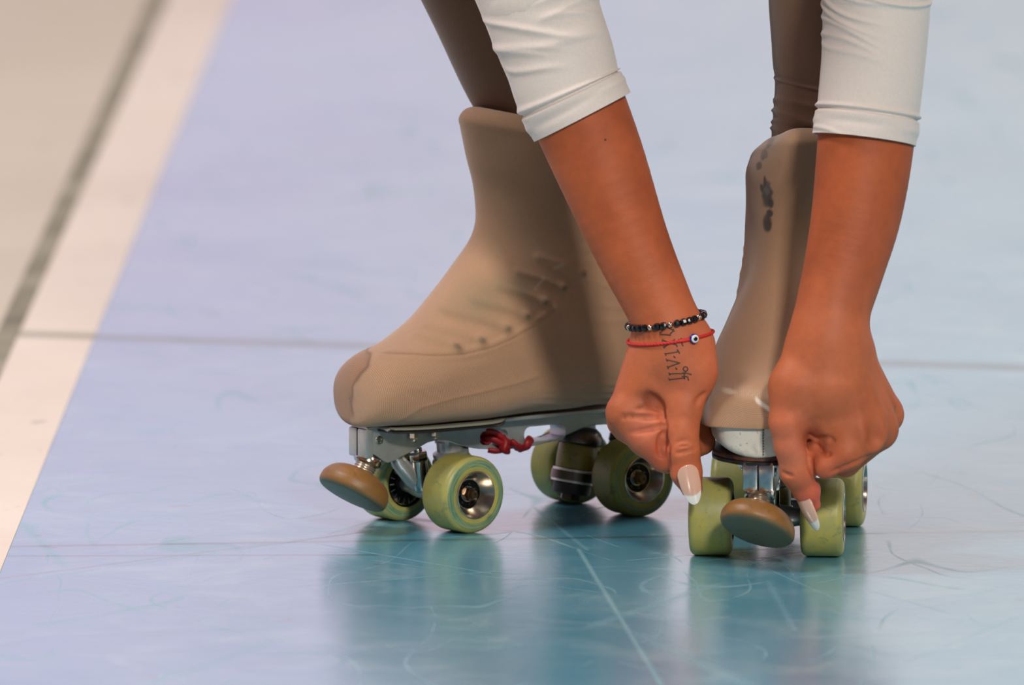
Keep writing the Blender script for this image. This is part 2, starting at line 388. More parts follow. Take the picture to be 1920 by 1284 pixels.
# edges of the painted line on the floor
a0, a1 = G(430, 0), G(0, 1066); b0, b1 = G(300, 0), G(-166, 1066)
da = (a1 - a0).normalized(); db = (b1 - b0).normalized()
A0, A1 = a0 - da * 30, a1 + da * 12; B0, B1 = b0 - da * 30, b1 + da * 12
M['floor'] = floor_material('blue_court_coating', srgb(70, 145, 172), srgb(98, 164, 186), 'blue')
M['outer'] = floor_material('grey_border_coating', srgb(182, 172, 148), srgb(194, 184, 164), 'outer')
M['line'] = floor_material('white_line_paint', srgb(208, 194, 178), srgb(216, 204, 190), 'line')
fl = quadstrip('floor', [A1 + Vector((14, 0, 0)), A0 + Vector((25, 0, 0)), A0, A1], M['floor'], 0.0)
tag(fl, 'blue coated sports court floor with skate scratches', 'floor', kind='structure')
ou = quadstrip('floor_border', [B1, B0, B0 - Vector((20, 0, 0)), B1 - Vector((9, 0, 0))], M['outer'], -0.0005)
tag(ou, 'grey floor strip beyond the white boundary line', 'floor', kind='structure')
def slab(name, pts, z0, z1, mat):
    n = len(pts); v = [(p[0], p[1], z1) for p in pts] + [(p[0], p[1], z0) for p in pts]
    f = [tuple(range(n))] + [(i, i + n, (i + 1) % n + n, (i + 1) % n) for i in range(n)]
    return mesh_obj(name, v, f, mat, smooth=False)
li = slab('trim_1', [A1 + Vector((.001, 0, 0)), A0 + Vector((.001, 0, 0)), B0, B1], -.001, .0006, M['line'])
tag(li, 'wide white painted boundary line across the court', 'floor line', kind='structure')
gm = pmat('dirty_joint', srgb(120, 116, 92), .6); nt_ = gm.node_tree
nt_.links.new(mixc(nt_, ramp(nt_, noise(nt_, 8, 4, .6, objco(nt_)), [(.35, 0), (.7, 1)]), srgb(96, 92, 70), srgb(150, 144, 120)), P(gm).inputs['Base Color'])
gap = slab('trim_2', [B1 + Vector((.004, 0, 0)), B0 + Vector((.004, 0, 0)), B0 - Vector((.014, 0, 0)), B1 - Vector((.014, 0, 0))], -.001, .0009, gm)
tag(gap, 'dark dirty joint along the outer side of the white line', 'floor line', kind='structure')

# ------------------------------------------------------------------ signed distance modelling
import openvdb
def cone(Pt, a, b, ra, rb, sq=None):
    """distance to a tapered capsule; sq: optional (axis, factor) to squash"""
    a = np.array(a, np.float32); b = np.array(b, np.float32); d = b - a; L2 = float(d @ d) + 1e-12
    q = Pt - a; t = np.clip((q @ d) / L2, 0, 1)
    v = q - t[..., None] * d
    if sq is not None:
        ax = np.array(sq[0], np.float32); ax /= np.linalg.norm(ax); v = v + (v @ ax)[..., None] * ax * (1 / sq[1] - 1)
    return np.sqrt((v * v).sum(-1)) - (ra + (rb - ra) * t)
def smin(a, b, k):
    if k <= 0: return np.minimum(a, b)
    h = np.clip(.5 + .5 * (b - a) / k, 0, 1); return b + (a - b) * h - k * h * (1 - h)
def smax(a, b, k): return -smin(-a, -b, k)
def catmull(K, n):
    """K (m,d) control rows -> n rows"""
    K = np.asarray(K, float); m = len(K); t = np.linspace(0, m - 1 - 1e-6, n); i = t.astype(int); f = (t - i)[:, None]
    g = lambda j: K[np.clip(j, 0, m - 1)]
    p0, p1, p2, p3 = g(i - 1), g(i), g(i + 1), g(i + 2)
    return .5 * ((2 * p1) + (-p0 + p2) * f + (2 * p0 - 5 * p1 + 4 * p2 - p3) * f ** 2 + (-p0 + 3 * p1 - 3 * p2 + p3) * f ** 3)
class SDF:
    def __init__(s, lo, hi, vox):
        s.lo = np.array(lo, np.float32); s.vox = vox
        n = np.ceil((np.array(hi) - np.array(lo)) / vox).astype(int) + 1; s.n = n
        ax = [s.lo[i] + vox * np.arange(n[i], dtype=np.float32) for i in range(3)]; s.ax = ax
        s.d = np.full(n, .03, np.float32)
    def _win(s, a, b, m):
        lo = np.minimum(a, b) - m; hi = np.maximum(a, b) + m
        i0 = np.clip(((lo - s.lo) / s.vox).astype(int), 0, s.n - 1); i1 = np.clip(((hi - s.lo) / s.vox).astype(int) + 2, 1, s.n)
        sl = tuple(slice(i0[i], i1[i]) for i in range(3))
        g = np.stack(np.meshgrid(*[s.ax[i][sl[i]] for i in range(3)], indexing='ij'), -1)
        return sl, g
    def add(s, a, b, ra, rb, k=.006, sq=None):
        a = np.array(a, float); b = np.array(b, float); sl, g = s._win(a, b, max(ra, rb) + k + .03 * 1.0)
        if g.size == 0: return
        s.d[sl] = smin(s.d[sl], np.minimum(cone(g, a, b, ra, rb, sq), .03), k)
    def chain(s, rows, k=.008, n=40):
        """rows: (point, radius) joined into one evenly tapering limb"""
        K = catmull([list(p) + [r] for p, r in rows], n); mx = K[:, 3].max() + k + .03
        sl, g = s._win(K[:, :3].min(0), K[:, :3].max(0), mx)
        d = np.full(g.shape[:3], .03, np.float32)
        for i in range(n - 1): d = np.minimum(d, cone(g, K[i, :3], K[i + 1, :3], K[i, 3], K[i + 1, 3]))
        s.d[sl] = smin(s.d[sl], d, k)
    def cut(s, a, b, ra, rb, k=.003):
        a = np.array(a, float); b = np.array(b, float); sl, g = s._win(a, b, max(ra, rb) + k + .004)
        if g.size == 0: return
        s.d[sl] = smax(s.d[sl], -cone(g, a, b, ra, rb), k)
    def surf(s, px, py):
        """first surface point of the volume seen at a photo pixel"""
        ys = np.arange(s.lo[1], s.lo[1] + s.n[1] * s.vox, s.vox * .5); a = np.array(at(px, py, float(ys[0]))); b = np.array(at(px, py, float(ys[-1])))
        for t in np.linspace(0, 1, len(ys)):
            p = a + (b - a) * t; i = np.round((p - s.lo) / s.vox).astype(int)
            if (i >= 0).all() and (i < s.n).all() and s.d[tuple(i)] < 0: return p
        return None
    def crease(s, pts, r=.0010, k=.002, sink=.0):
        q = [s.surf(x + .01, y) for x, y in catmull(pts, 2 * len(pts) + 1)]; q = [p + np.array([0, sink, 0]) for p in q if p is not None]; m = len(q)
        for i in range(m - 1):
            if np.linalg.norm(q[i] - q[i + 1]) < .02:
                f = lambda j: r * (.35 + .65 * math.sin(PI * (j + .5) / m)); s.cut(q[i], q[i + 1], f(i), f(i + 1), k)
    def merge(s, other, k=.003): s.d = smin(s.d, other.d, k)
    def mesh(s):
        g = openvdb.FloatGrid(.03); g.copyFromArray(s.d)
        p, q = g.convertToQuads(0.0)[:2] if not hasattr(g, 'convertToPolygons') else (lambda r: (r[0], r[2]))(g.convertToPolygons(0.0, 0.0))
        return p * s.vox + s.lo, q[:, ::-1]

def loft_grid(rings, closed=True):
    """rings: array (m,n,3) -> verts, faces, uv"""
    m, n = rings.shape[:2]; V = rings.reshape(-1, 3); i = np.arange(m - 1)[:, None]; k = np.arange(n)[None]; k2 = (k + 1) % n
    F = np.stack([i * n + k, i * n + k2, (i + 1) * n + k2, (i + 1) * n + k], -1).reshape(-1, 4)
    return V, F
def set_uv(o, uvv):
    uvl = o.data.uv_layers.new(name='UVMap'); idx = np.zeros(len(o.data.loops), int); o.data.loops.foreach_get('vertex_index', idx)
    uvl.data.foreach_set('uv', uvv[idx].astype(np.float32).ravel())
def fattr(o, name, arr):
    a = o.data.attributes.new(name, 'FLOAT', 'POINT'); a.data.foreach_set('value', arr.astype(np.float32))
def vnoise(Pt, sc, seed):
    """cheap smooth noise from rotated sines, about -1..1"""
    r = np.random.default_rng(seed); out = np.zeros(Pt.shape[0])
    for k in range(7):
        d = r.normal(size=3); d /= np.linalg.norm(d); out += np.sin((Pt @ d) * sc * (0.6 + .9 * r.random()) * 2 * PI + r.random() * 6.28)
    return out / 4.2
def sstep(a, b, x): t = np.clip((x - a) / (b - a), 0, 1); return t * t * (3 - 2 * t)

# ------------------------------------------------------------------ boots
BOOT = [  # Fx, Fz, Bx, Bz, half width, bottom power, taper
    (.1452, .1000, .1452, .0985, .002, 2.5, 0), (.1449, .1060, .1449, .0870, .012, 2.5, 0), (.1438, .1135, .1434, .0805, .0225, 2.6, 0),
    (.1388, .1245, .1370, .0788, .0330, 3.0, .02), (.126, .1325, .122, .0790, .0395, 3.6, .04), (.106, .1385, .100, .0785, .0450, 4.0, .08),
    (.088, .1505, .075, .0785, .0465, 4.4, .10), (.071, .1655, .045, .0785, .0470, 4.4, .10), (.056, .182, .010, .079, .0465, 4.2, .08),
    (.043, .197, -.030, .0795, .0445, 4.0, .06), (.034, .210, -.075, .080, .0425, 3.4, .04), (.029, .224, -.108, .087, .0405, 2.6, .02),
    (.029, .238, -.122, .108, .0395, 2.2, 0), (.032, .252, -.121, .142, .0390, 2.0, 0), (.037, .268, -.115, .180, .0400, 2.0, 0),
    (.041, .284, -.112, .215, .0420, 2.0, 0), (.0435, .295, -.112, .243, .0430, 2.0, 0), (.042, .303, -.109, .260, .0420, 2.0, 0),
    (.036, .3065, -.101, .270, .0385, 2.0, 0), (.026, .305, -.088, .272, .0330, 2.0, 0), (.022, .290, -.080, .262, .0310, 2.0, 0)]
def boot_surface(nr, ns, lean=0.0, off=0.0, ridge=0.0, wide=0.0):
    K = catmull(BOOT, nr * 2); ks = np.exp(-.5 * (np.arange(-24, 25) * (420 / nr) / 11.0) ** 2) if nr > 300 else np.exp(-.5 * (np.arange(-9, 10) / 4.0) ** 2); ks /= ks.sum(); h_ = len(ks) // 2
    K = np.stack([np.convolve(np.concatenate([2 * K[0, j] - K[h_:0:-1, j], K[:, j], 2 * K[-1, j] - K[-2:-h_ - 2:-1, j]]), ks, 'valid') for j in range(K.shape[1])], 1)[::2]
    K[0, 4] = .0002; K[:, 4] = np.abs(K[:, 4]); t = np.linspace(0, 2 * PI, ns, endpoint=False)
    R = np.zeros((nr, ns, 3)); c, s = np.cos(t), np.sin(t)
    for i, (fx, fz, bx, bz, wd, pb, tp) in enumerate(K):
        u = np.sign(c) * np.abs(c) ** .9
        hw = np.where(u > 0, (1 - np.abs(u) ** 2.0).clip(0) ** .5, (1 - np.abs(u) ** max(pb, 2)).clip(0) ** .5)
        wf = hw * (1 - tp * u); mid = np.array([(fx + bx) / 2, (fz + bz) / 2]); h = np.array([(fx - bx) / 2, (fz - bz) / 2])
        z = mid[1] + h[1] * u
        R[i, :, 0] = mid[0] + h[0] * u; R[i, :, 2] = z
        R[i, :, 1] = (wd + wide * sstep(.25, .30, z)) * wf * np.sign(s) * np.where((s < 0) & (lean > 0), 1 - .55 * sstep(.262, .312, z) ** 1.3, 1.0) + lean * sstep(.10, .30, z) 
    V, Fc = loft_grid(R)
    return R, V, Fc, K
def normals_of(V, Fc):
    a, b, c, d = (V[Fc[:, i]] for i in range(4)); n = np.cross(c - a, d - b); N = np.zeros_like(V)
    for i in range(4): np.add.at(N, Fc[:, i], n)
    return N / (np.linalg.norm(N, axis=1)[:, None] + 1e-12)
def seg_d(xz, p, q):
    p = np.array(p); q = np.array(q); d = q - p; t = np.clip(((xz - p) @ d) / (d @ d), 0, 1); return np.linalg.norm(xz - p - t[:, None] * d, axis=1)
def poly_d(xz, pts): return np.min([seg_d(xz, pts[i], pts[i + 1]) for i in range(len(pts) - 1)], axis=0)
def lxz(px, py, y=.035):
    """left boot: photo pixel -> (x, z) on its camera side (surface about y metres from the centre plane)"""
    x = .0775 + (803 + y * 1424 - px) / 2112; gy = 984 + (x - .0775) * 205 + y * 305; return (x, (gy - py) / 2520)

def make_boot(root, which):
    lean = 0.0 if which == 'L' else .019
    wide = 0.0 if which == 'L' else .004
    nr, ns = 420, 300
    R, V, Fc, K = boot_surface(nr, ns, lean, wide=wide); N = normals_of(V, Fc)
    if ((V - V.mean(0)) * N).sum() < 0: N = -N; 
    x, y, z = V[:, 0], V[:, 1], V[:, 2]; xz = V[:, [0, 2]]; near = sstep(.0, .012, y) if which == 'L' else np.ones(len(V))
    sidegate = sstep(.004, .014, y)
    base = np.array(srgb(176, 140, 110)); col = np.tile(base, (len(V), 1)); disp = np.zeros(len(V)); knit = np.full(len(V), .35)
    tone = vnoise(V, 9, 3)
    col *= (1 + .05 * tone)[:, None]
    def paint(mask, c, amt=1.0):
        nonlocal col
        mk = (mask * amt)[:, None]; col = col * (1 - mk) + np.array(c) * mk
    # upper shaft: the body's shade is put into the tint, darker towards the cuff
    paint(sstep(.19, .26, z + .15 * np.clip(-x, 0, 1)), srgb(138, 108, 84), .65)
    # cuff ridge and soft folds around the ankle
    for k in range(6):
        zc = .150 + .012 * k; disp += .0006 * np.exp(-((z - zc - .12 * (x + .05) - .004 * np.sin(40 * x + k)) / .0022) ** 2) * sstep(.0, -.05, x)
    disp += .0010 * np.exp(-((z - .288 - .25 * (x)) / .004) ** 2) * (z > .24)
    disp += .0008 * vnoise(V * np.array([1, 1, 1.6]), 14, 11)
    if which == 'L':
        knit = (.25 + .75 * sstep(.15, .115, z + .0 * x) * sstep(-.02, .06, x)) * sstep(.146, .136, x)
        # toe cap worn brown with a darker edge
        tx = .1335 + (2112 * (x - .0775) - 1424 * y) / 2547 - .0545 + np.minimum((z - .108).clip(0) * .7, .011) - .0012 * vnoise(V, 70, 5) - (x < .09)
        paint(sstep(.1335, .136, tx), srgb(146, 106, 80), .7)
        paint(np.exp(-((tx - .1338) / .0014) ** 2) * sstep(.083, .09, z), srgb(104, 76, 54), .75)
        for p in ((676, 742, .0045, 0), (711, 737, .0032, .008), (722, 745, .002, .01)):
            q = lxz(p[0], p[1], p[3]); d = np.sqrt((x - q[0]) ** 2 + (y - p[3]) ** 2 * .3 + ((z - q[1]) * .8) ** 2) * (1 + .3 * vnoise(V, 150, 8)); paint(np.exp(-(d / p[2]) ** 3) * (y > -.015), srgb(108, 92, 78), .75)
        # lacing eyelets and hooks showing through
        ey = [(845, 650), (885, 636), (931, 613), (969, 590), (1006, 563), (1043, 536), (1079, 508)]
        for j, p in enumerate(ey):
            q = lxz(*p, .030); d = np.hypot(x - q[0], z - q[1])
            disp += .0016 * np.exp(-(d / .0040) ** 2) * sidegate
            paint(np.exp(-(d / .0027) ** 3) * sidegate, srgb(92, 82, 66), .7)
            e = lxz(p[0] - 42, p[1] - 16, .026); e2 = lxz(p[0] - 88, p[1] - 22 - 1.5 * j, .019); dl = poly_d(xz, [q, e, e2])
            disp += .0010 * np.exp(-(dl / .0032) ** 2) * sidegate
            paint(np.exp(-(dl / .0042) ** 2) * sidegate, srgb(132, 112, 86), .42 if 1 < j < 6 else .15)
        for p, s_ in (((905, 545), .018), ((880, 575), .014), ((950, 530), .012)):
            q = lxz(*p, .02); d = np.hypot(x - q[0], (z - q[1]) * 1.8); paint(np.exp(-(d / s_) ** 2) * sidegate, srgb(128, 118, 92), .45)
        # facing seam curve
        sm = [lxz(*p, .036) for p in ((720, 668), (760, 672), (810, 670), (860, 663), (910, 648), (960, 625), (1000, 600), (1030, 580))]
        ds = poly_d(xz, sm); paint(np.exp(-(ds / .0008) ** 2) * sidegate, srgb(128, 96, 72), .5); disp -= .0004 * np.exp(-(ds / .0014) ** 2) * sidegate
        disp += .0008 * sidegate * sstep(.006, .001, ds)
        sm2 = [lxz(*p, .043) for p in ((765, 785), (790, 765), (840, 748), (900, 733), (960, 718), (1000, 705))]
        ds = poly_d(xz, sm2); paint(np.exp(-(ds / .0008) ** 2) * sidegate, srgb(126, 96, 72), .4); disp += .0007 * sidegate * np.exp(-(ds / .0022) ** 2)
        for p, q in (((993, 540), (1010, 518)), ((1030, 500), (1045, 492))):
            ds = seg_d(xz, lxz(*p, .03), lxz(*q, .03)); paint(np.exp(-(ds / .0011) ** 2) * sidegate, srgb(215, 190, 165), .4)
        zc = np.full(len(V), .0787)                                         # hem height
        # heel folds low on the quarter
        for k in range(4):
            disp += .0010 * sidegate * np.exp(-((z - .088 - .005 * k - .10 * (x + .02)) / .0016) ** 2) * sstep(.03, -.04, x)
    else:
        knit = .25 + .5 * sstep(.125, .11, z)
        # worn-through holes on the shin side, seen from the front
        def rp(px, py, xx):
            """front face of the other boot: pixel -> (y, z) at local x = xx"""
            cx = 1438 - (xx - .0775) * .122 * 2547; yy = (px - cx) / (.9925 * 2547); gy = 1041 + (xx - .0775) * .99 * 375 + yy * 45; return yy, (gy - py) / 2520
        fr = sstep(-.02, .02, x)
        def hole(px, py, sy, sz, c, am, pw=4):
            yy, zz = rp(px, py, .03); d = ((y - yy) / sy) ** 2 + ((z - zz) / sz) ** 2
            d = d * (1 + .3 * vnoise(V, 110, 9)).clip(.3); mk = np.exp(-d ** pw) * fr; paint(mk, c, am); return mk
        ring = srgb(140, 112, 90)
        for a in ((1438, 357, .0046, .0098), (1440, 412, .0040, .0068), (1444, 391, .0030, .0030), (1427, 347, .0014, .0035), (1435, 332, .0014, .004), (1446, 374, .0022, .0035)):
            paint(0 * z, ring); h = hole(a[0], a[1] + 16, a[2], a[3], srgb(46, 36, 32), .95); disp -= .0002 * h
        h = hole(1438, 366, .0022, .0035, srgb(105, 100, 92), .5)
        for k in range(10):
            hole(1420 + 3.4 * k + (k % 3), 324 - 7 * k + 5 * math.sin(k * 2.1), .0019, .0030, srgb(74, 56, 42), .9)
        hole(1424, 268, .004, .014, srgb(190, 160, 130), .35, 2)
        hole(1450, 300, .010, .016, srgb(112, 90, 66), .35, 2)
        # lower toe: light ladder where the knit is stretched
        def toe(px, py, sy, sz, c, am, rot=0.0, pw=4):
            yy, zz = rp(px, py, .135); dy, dz = y - yy, z - zz; ca, sa = math.cos(rot), math.sin(rot)
            d = ((dy * ca + dz * sa) / sy) ** 2 + ((-dy * sa + dz * ca) / sz) ** 2; mk = np.exp(-d ** (pw / 2)) * sstep(.09, .115, x); paint(mk, c, am); return mk
        toe(1364, 744, .0055, .0017, srgb(215, 200, 182), .85); 
        for k in range(7): toe(1418 + 5.0 * k, 755 + 3.4 * k, .0012, .0026 - .0001 * k, srgb(228, 220, 205), .9, .5)
        for k in range(16): toe(1376 + 4.2 * k, 742 + 0.4 * k, .0006, .0045, srgb(205, 180, 155), .5, .25)
        yy, zz = rp(1335, 760, .125)
        toe(1322, 768, .0035, .010, srgb(205, 200, 205), .5, .4)
        zc = .0800 + .0225 * sstep(.05, .12, x)
        disp += .0016 * sstep(.012, .0, z - zc) * sstep(.03, .12, x)
        for k in range(3): disp += .0007 * np.exp(-((z - .112 - .006 * k + .10 * (y)) / .0012) ** 2) * sstep(.08, .13, x) * sstep(0, .02, y)
    out = V + N * (disp + .0012)[:, None]
    # hem: cut the fabric away under the sole
    zf = z[Fc].mean(1); zcf = zc[Fc].mean(1) if np.ndim(zc) else zc
    keep = zf > zcf
    Fk = Fc[keep]
    used = np.zeros(len(V), bool); used[Fk.ravel()] = True; remap = np.cumsum(used) - 1
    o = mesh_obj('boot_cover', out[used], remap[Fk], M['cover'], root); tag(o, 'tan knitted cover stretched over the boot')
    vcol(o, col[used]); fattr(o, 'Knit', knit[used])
    # uv: arc lengths so the knit has an even pitch
    al = np.concatenate([[0], np.cumsum(np.linalg.norm(np.diff(R[:, 0], axis=0), axis=1))])
    ring_len = np.linalg.norm(np.roll(R, -1, 1) - R, axis=2).sum(1)
    cum = np.concatenate([np.zeros((nr, 1)), np.cumsum(np.linalg.norm(np.roll(R, -1, 1) - R, axis=2), 1)[:, :-1]], 1)
    # knit columns on the toe run down the sides: use plain x and z / y lengths
    u = np.repeat(np.concatenate([[0], np.cumsum(np.linalg.norm(np.diff(R, axis=0), axis=2).mean(1))]), ns); v = cum.ravel()
    set_uv(o, np.stack([u * 2.6, v * 2.6], 1)[used])
    sd = o.modifiers.new('thickness', 'SOLIDIFY'); sd.thickness = .0009; sd.offset = -1
    # leather boot inside
    Rb, Vb, Fb, _ = boot_surface(150, 120, lean, wide=wide); Nb = normals_of(Vb, Fb)
    if ((Vb - Vb.mean(0)) * Nb).sum() < 0: Nb = -Nb
    Vb = Vb - Nb * .0010
    if which == 'R': Vb[:, 1] *= 1 - .13 * sstep(.112, .098, Vb[:, 2]) * sstep(0, .05, Vb[:, 0])
    b = mesh_obj('boot', Vb, Fb, M['leather'], root); tag(b, 'scuffed white leather boot')
    if which == 'R':
        st = MB()
        for k in range(11):
            zz = .0835 + .0020 * k; i_ = np.argmin(np.abs(Vb[:, 1] - .004) * 3 + np.abs(Vb[:, 2] - zz) * 3 - Vb[:, 0]); st.box((Vb[i_, 0] + .0001, .004, zz), (.0010, .0008, .0013))
        st.build('stitching', pmat('dark_thread', srgb(70, 62, 48), .7), b)
    # sole following the boot outline
    prof = []
    for tt in np.linspace(0, 2 * PI, 90, endpoint=False):
        prof.append(tt)
    xs = np.linspace(.018 if which == 'L' else -.124, .1415 if which == 'R' else .129, 46)
    def halfw(xx):
        K2 = K; i = np.argmin(np.abs(K2[:int(nr * .55), 2] - xx)); return K2[i, 4] * (1 + K2[i, 6]) * .95
    hw = np.array([halfw(a) for a in xs]) * (.84 if which == 'L' else .82); e0 = np.sqrt(np.clip(1 - ((xs[0] + .035 - xs) / .035).clip(0) ** 2, 0, 1)); hw = hw * np.maximum(e0, .05)
    e1 = np.sqrt(np.clip(1 - ((xs - (.1425 - .03)) / .03).clip(0) ** 2, 0, 1)); hw = hw * (.0 + np.maximum(e1, .06)) 
    hw = np.convolve(np.pad(hw, 2, 'edge'), np.ones(5) / 5, 'valid'); hw[0] *= .5; hw[-1] *= .6
    outl = [(a, h_) for a, h_ in zip(xs, hw)] + [(a, -h_) for a, h_ in zip(xs[::-1], hw[::-1])]
    so = MB(); n = len(outl)
    for (zl, zh, sc, mi) in (((.0812, .0776, 1.0, 0), (.0776, .0745, 1.01, 1)) if which == 'R' else ((.0790, .0768, .96, 0), (.0768, .0748, 1.0, 1))):
        so.mi = mi; rr = []
        for zz, s2 in ((zl, sc * .985), (zl - .0006, sc), (zh + .0006, sc), (zh, sc * .97)):
            rr += [Vector((a * (1 + (s2 - 1) * .3), h_ * s2, zz)) for a, h_ in outl]
        fs = [(i * n + k, i * n + (k + 1) % n, (i + 1) * n + (k + 1) % n, (i + 1) * n + k) for i in range(3) for k in range(n)]
        fs += [tuple(range(n)), tuple(3 * n + k for k in range(n - 1, -1, -1))]; so.add(rr, fs)
    so.build('sole', [M['sole'] if which == 'R' else M['grey_sole'], M['sole_edge']], root, auto=40)
    if which == 'L':   # raised grey insert under the arch side
        pass

# ------------------------------------------------------------------ skate running gear
PLATE = [(.138, .078), (.1385, .066), (.136, .0605), (.130, .0575), (.1245, .0535), (.120, .0515), (.1150, .0525), (.107, .0555), (.0988, .0580),
         (.092, .0610), (.085, .0638), (.077, .0650), (.068, .0640), (.058, .0602), (.048, .0572), (.0395, .0555), (.0254, .0540), (.010, .0532), (-.003, .0533),
         (-.016, .0545), (-.030, .0572), (-.042, .0605), (-.052, .0635), (-.062, .0652), (-.074, .0650), (-.088, .0625), (-.100, .0585), (-.112, .0560), (-.124, .0570), (-.131, .0620), (-.131, .078)]
def stadium(x0, x1, z0, z1, n=8, tilt=0.0):
    r = min((z1 - z0) / 2, (x1 - x0) / 2) * .92; pts = []
    for (cx, cz, a0) in ((x1 - r, z1 - r, 0), (x0 + r, z1 - r, PI / 2), (x0 + r, z0 + r, PI), (x1 - r, z0 + r, 1.5 * PI)):
        for k in range(n + 1):
            a = a0 + PI / 2 * k / n; pts.append((cx + r * math.cos(a), cz + r * math.sin(a) + tilt * (cx - (x0 + x1) / 2)))
    return pts
def extruded(name, loops, half, mat, parent, bev=.0006):
    cu = bpy.data.curves.new(name, 'CURVE'); cu.dimensions = '2D'; cu.fill_mode = 'BOTH'; cu.extrude = half - bev; cu.bevel_depth = bev; cu.bevel_resolution = 2
    for lp in loops:
        s = cu.splines.new('POLY'); s.points.add(len(lp) - 1); s.use_cyclic_u = True
        for i, p in enumerate(lp): s.points[i].co = (p[0], p[1], 0, 1)
    tmp = bpy.data.objects.new('tmp', cu); C.objects.link(tmp); bpy.context.view_layer.update()
    me = bpy.data.meshes.new_from_object(tmp.evaluated_get(bpy.context.evaluated_depsgraph_get())); bpy.data.objects.remove(tmp); bpy.data.curves.remove(cu)
    me.transform(Matrix.Rotation(PI / 2, 4, 'X')); me.materials.clear(); me.materials.append(mat)
    me.polygons.foreach_set('use_smooth', [True] * len(me.polygons)); me.set_sharp_from_angle(angle=math.radians(28))
    o = bpy.data.objects.new(name, me); C.objects.link(o); o.parent = parent; return o

def wheel_meshes():
    wds = .031; h = wds / 2; R = .0285
    def tyre(tm, lm):
        m = MB(); pr = []
        pr += [(-h + .001, .0170), (-h, .0178), (-h, .0212)]
        for k in range(9):
            a = PI / 2 * k / 8; pr.append((-h + .0050 * (1 - math.cos(a)), .0232 + (R - .0232) * math.sin(a)))
        inner = [(x_, r_) for x_, r_ in pr]
        full = inner + [(-x_, r_) for x_, r_ in inner[::-1]] + [(h - .003, .0158), (-h + .003, .0158)]
        n = 72; vs = []; 
        m.lathe(full, (0, 0, 0), (0, 1, 0), n=n, closed=True)
        for f in m.bm.faces:
            c = f.calc_center_median(); r_ = math.hypot(c.x, c.z)
            f.material_index = 1 if (.0195 < r_ < .0262 and abs(c.y) > .0098) else 0
        return m.build('wheel', [tm, lm])
    def hub():
        m = MB()
        # outer bowl
        m.lathe([(h + .0002, .0178), (h + .0006, .0170), (h - .0004, .0164), (h - .003, .0152), (h - .0072, .0122), (h - .0085, .0112), (h - .0085, .0106), (h - .0108, .0104), (h - .0108, .004)], (0, 0, 0), (0, 1, 0), n=56, cap=False)
        m.mi = 1
        m.lathe([(-h - .0002, .0178), (-h - .0004, .0168), (-h + .004, .0160), (-h + .004, .0110), (-h + .001, .0104), (-h + .001, .004)], (0, 0, 0), (0, 1, 0), n=56, cap=False)
        m.mi = 0
        for k in range(18):
            a = 2 * PI * k / 18; m.box((.0137 * math.cos(a), -h + .0025, .0137 * math.sin(a)), (.0046, .0030, .0011), Matrix.Rotation(-a, 3, 'Y'))
        return m.build('hub', [M['hub'], M['dark']], auto=35)
    def bearing():
        m = MB()
        m.lathe([(h - .0106, .0104), (h - .0098, .0101), (h - .0098, .0091), (h - .0102, .0088), (h - .0104, .0066), (h - .0098, .0062), (h - .0094, .0048), (h - .0098, .0040)], (0, 0, 0), (0, 1, 0), n=40, cap=False)
        m.mi = 1
        for k in range(7):
            a = 2 * PI * k / 7; m.lathe([(-.0006, .0002), (-.0004, .0009), (.0004, .0009), (.0006, .0002)], (.0077 * math.cos(a), h - .0101, .0077 * math.sin(a)), (0, 1, 0), n=10)
        return m.build('bearing', [M['dark'], M['steel']], auto=35)
    def nut():
        m = MB(); m.hexn((0, h - .0100, 0), (0, 1, 0), .0052, .0055)
        m.lathe([(0, .0033), (.0078, .0033), (.0088, .0026), (.0088, .0012), (.0078, .001)], (0, h - .0098, 0), (0, 1, 0), n=20)
        m.mi = 1; m.lathe([(0, .0060), (.0006, .0062), (.001, .0058)], (0, h - .0099, 0), (0, 1, 0), n=24)
        return m.build('axle_nut', [M['rust'], M['chrome']], auto=35)
    return tyre, hub, bearing, nut
TY, HB, BR, NU = wheel_meshes()
def place_wheel(root, x, side, steer, tm, lm, lab=None):
    t = TY(tm, lm); t.parent = root; t.location = (x - math.sin(steer) * side * .0405, side * .0405 * math.cos(steer), .0285)
    t.rotation_euler = (rng.random() * 0, 0, steer + (0 if side > 0 else PI))
    for f in (HB, BR, NU): f().parent = t
    if lab: tag(t, lab)
    return t

def copy_tree(o, parent=None):
    c = o.copy(); C.objects.link(c); c.parent = parent
    for ch in o.children: copy_tree(ch, c)
    return c

